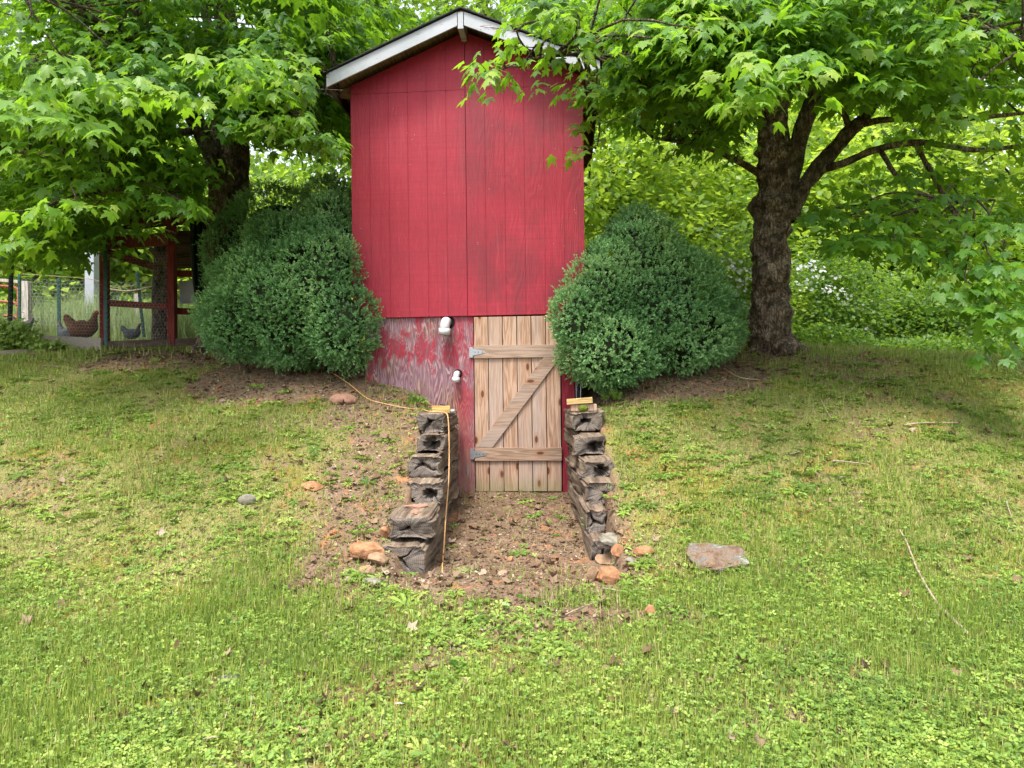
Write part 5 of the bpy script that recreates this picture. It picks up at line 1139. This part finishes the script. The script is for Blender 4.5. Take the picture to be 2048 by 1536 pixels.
# ------------------------------------------------------------------ hens
def hen(px, py, d, hgt, face, mat, label, seed):
    """px, py: where its feet stand; face +1 looks right"""
    base = P(px, py, d); root = empty('hen', base, label=label, cat='chicken', group='hens in the run'); s_ = hgt / .40
    path = [(-.25, .36, .008, .02), (-.225, .345, .022, .045), (-.19, .30, .035, .058), (-.15, .255, .055, .07), (-.10, .205, .09, .108), (-.03, .185, .110, .122), (.05, .19, .105, .118), (.110, .225, .085, .095), (.14, .29, .052, .052), (.155, .335, .036, .037), (.165, .37, .031, .032), (.185, .388, .027, .026), (.205, .385, .016, .015), (.212, .383, .004, .004)]
    ctr = catmull([np.array([x, 0, z]) for x, z, _, _ in path], 4); ra = np.interp(np.linspace(0, len(path) - 1, len(ctr)), range(len(path)), [p[2] for p in path]); rbb = np.interp(np.linspace(0, len(path) - 1, len(ctr)), range(len(path)), [p[3] for p in path])
    cp_, t_, X_, Y_ = frames(ctr); n = 20; a = np.arange(n) / n * 2 * math.pi; v = []
    t2 = t_.copy(); t2[:, 1] = 0; perp = np.stack([-t2[:, 2], t2[:, 0] * 0, t2[:, 0]], -1); perp /= np.linalg.norm(perp, axis=1)[:, None] + 1e-9
    v = cp_[:, None] + ra[:, None, None] * np.cos(a)[None, :, None] * np.array([0, 1, 0]) + rbb[:, None, None] * np.sin(a)[None, :, None] * perp[:, None]
    v = v * (1 + 0 * v); v = v.reshape(-1, 3); v += (fbm(v[:, 0] * 30, v[:, 1] * 30, v[:, 2] * 30, seed) * .006)[:, None]; v *= s_; v[:, 0] *= face; m = len(ctr); f = []
    for i in range(m - 1):
        for j in range(n): k = (j + 1) % n; f.append((i * n + j, i * n + k, (i + 1) * n + k, (i + 1) * n + j))
    f += [tuple(range(n)), tuple(range((m - 1) * n, m * n))]; MB().add(v, f).build('body', M[mat], root, True)
    def fx(l): return [Vector((x * face * s_, y * s_, z * s_)) for x, y, z in l]
    mb = MB()
    for k in range(5): a0 = fx([(.165 + k * .009, 0, .405 + .0 * k), (.163 + k * .010, 0, .432 - .003 * abs(k - 2))]); mb.tube([a0[0], a0[1]], [.008 * s_, .004 * s_], 6)
    mb.beam(*fx([(.16, 0, .408), (.205, 0, .405)]), .012 * s_, .014 * s_); mb.build('comb', M['comb'], root)
    mb = MB(); mb.tube(fx([(.20, 0, .378), (.198, 0, .352)]), [.010 * s_, .006 * s_], 6); mb.tube(fx([(.18, .02, .385), (.195, .021, .38)]), [.010 * s_, .008 * s_], 6); mb.tube(fx([(.18, -.02, .385), (.195, -.021, .38)]), [.010 * s_, .008 * s_], 6); mb.build('wattle', M['comb'], root)
    mb = MB(); mb.tube(fx([(.205, 0, .385), (.235, 0, .376)]), [.009 * s_, .001], 6); mb.build('beak', M['beak'], root)
    for q in (-1, 1):
        mb = MB(); mb.tube(fx([(0, q * .045, .13), (-.01, q * .045, .07), (0, q * .045, .006)]), [.02 * s_, .008 * s_, .007 * s_], 6)
        for t in (-.5, 0, .5): mb.tube(fx([(0, q * .045, .006), (.05 * math.cos(t), q * .045 + .05 * math.sin(t), .004)]), [.006 * s_, .002 * s_], 5)
        mb.build('leg', M['beak'], root)
        mb = MB(); v_, f_ = [], []
        mbw = blob('wing', (0, 0, 0), (.105 * s_, .02 * s_, .055 * s_), M[mat], seed + q, .1, 2, 0, 2, root); mbw.location = (-.02 * face * s_, q * .088 * s_, .21 * s_); mbw.rotation_euler = (0, .35 * face, 0)
        eb = blob('eye', tuple(fx([(.188, q * .024, .394)])[0]), (.005 * s_,) * 3, M['hole'], 1, 0, 1, 0, 1, root)
    return root
hen(166, 686, 10.1, .43, 1, 'hen_brown', 'large brown hen walking right behind the pale board', 1)
hen(136, 684, 10.5, .28, -1, 'hen_grey', 'small pale grey hen with red face half behind the brown hen', 2)
hen(264, 684, 10.6, .26, 1, 'hen_grey', 'grey hen crouching between the red posts', 3)
hen(44, 672, 10.8, .30, -1, 'hen_dark', 'dark hen half hidden behind the leafy bed at far left', 4)

# leafy bed at far left
mu = Multi(); pp = []
for px, py, d, rx_, rz_, n in [(28, 672, 9.3, .30, .17, 900), (-20, 680, 9.3, .3, .2, 500), (70, 690, 9.3, .14, .09, 260), (104, 694, 9.25, .17, .07, 420), (10, 655, 9.4, .25, .12, 300)]:
    c = np.array(P(px, py, d)); pp.append(c + r_.normal(0, .5, (n, 3)) * np.array([rx_, .22, rz_]))
pp = np.concatenate(pp); pp[:, 2] = np.maximum(pp[:, 2], H(pp[:, 0], pp[:, 1]) + .01); n = len(pp)
mu.add(*LFF, pp, r_.normal(0, .6, (n, 3)) + np.array([0, -.4, -.25]), r_.normal(0, .35, (n, 3)) + np.array([0, -.5, 1]), r_.uniform(.04, .07, n), np.clip(.55 + r_.normal(0, .2, n), 0, 1))
tag(mu.build('strawberry_plants', M['clover']), 'lush creeping leaves filling the raised bed at far left', 'plants')
# plants at the foot of the plywood and the wall
def plant(px, py, n, r, size, label, z=.06, tint=.5, d=None):
    c = hit(px, py) if d is None else Vector(P(px, py, d)); mu = Multi(); p = r_.normal(0, .5, (n, 3)) * np.array([r, r * .7, z]); p[:, 2] = np.abs(p[:, 2]) + .015
    mu.add(OV, OF, p, p * 2 / r + r_.normal(0, .3, (n, 3)) + np.array([0, 0, .3]), r_.normal(0, .3, (n, 3)) + np.array([0, -.3, 1]), r_.uniform(*size, n), np.clip(tint + r_.normal(0, .2, n), 0, 1))
    root = empty('weed_plant', c, label=label, cat='plant'); mu.build('leaves', M['clover'], root); return root
plant(832, 812, 90, .10, (.03, .05), 'dark green leafy weed at the foot of the peeling plywood', .07, .15)
plant(1195, 1008, 60, .12, (.035, .06), 'bright weed growing below the third right timber', .05, .6)
plant(1205, 1062, 60, .11, (.03, .055), 'leafy weed behind the short lowest right timbers', .06, .55)
plant(1172, 1022, 30, .07, (.03, .045), 'small weed at the inner foot of the right timber wall', .04, .5)
plant(1225, 805, 60, .10, (.04, .07), 'grass and weed clump under the left edge of the right bush', .08, .4)
# loose leaves on the ground
def ground_leaf(px, py, size, tint, mat, label, rz=0):
    c = hit(px, py); v, f = leaf_template(half, .12); v = v.copy(); m = npmesh('fallen_leaf', v * size, f, M[mat], False, {'tint': np.full(len(v), tint)})
    o = ob('fallen_leaf', m, None, c + Vector((0, 0, .045))); o.rotation_euler = (-.25, .1, rz); return tag(o, label, 'leaf')
ground_leaf(905, 1345, .085, .25, 'maple', 'large dark green maple leaf lying on the lower lawn', -.9)
ground_leaf(1005, 1222, .06, .95, 'box', 'pale blue green maple leaf on the soil in front of the trench', -1)
ground_leaf(1595, 915, .07, .6, 'petal', 'whitish upturned leaf on the mossy right bank', .8)
ground_leaf(1685, 967, .05, .6, 'petal', 'small white upturned leaf lower on the right bank', .3)
ground_leaf(418, 1085, .055, .5, 'petal', 'pale torn leaf in the left lawn', .2)
ground_leaf(800, 1433, .035, .6, 'petal', 'tiny white leaf scrap in the lower lawn', .2)
ground_leaf(425, 1505, .05, .98, 'litter', 'pinkish dead leaf at the bottom of the left lawn', .5)
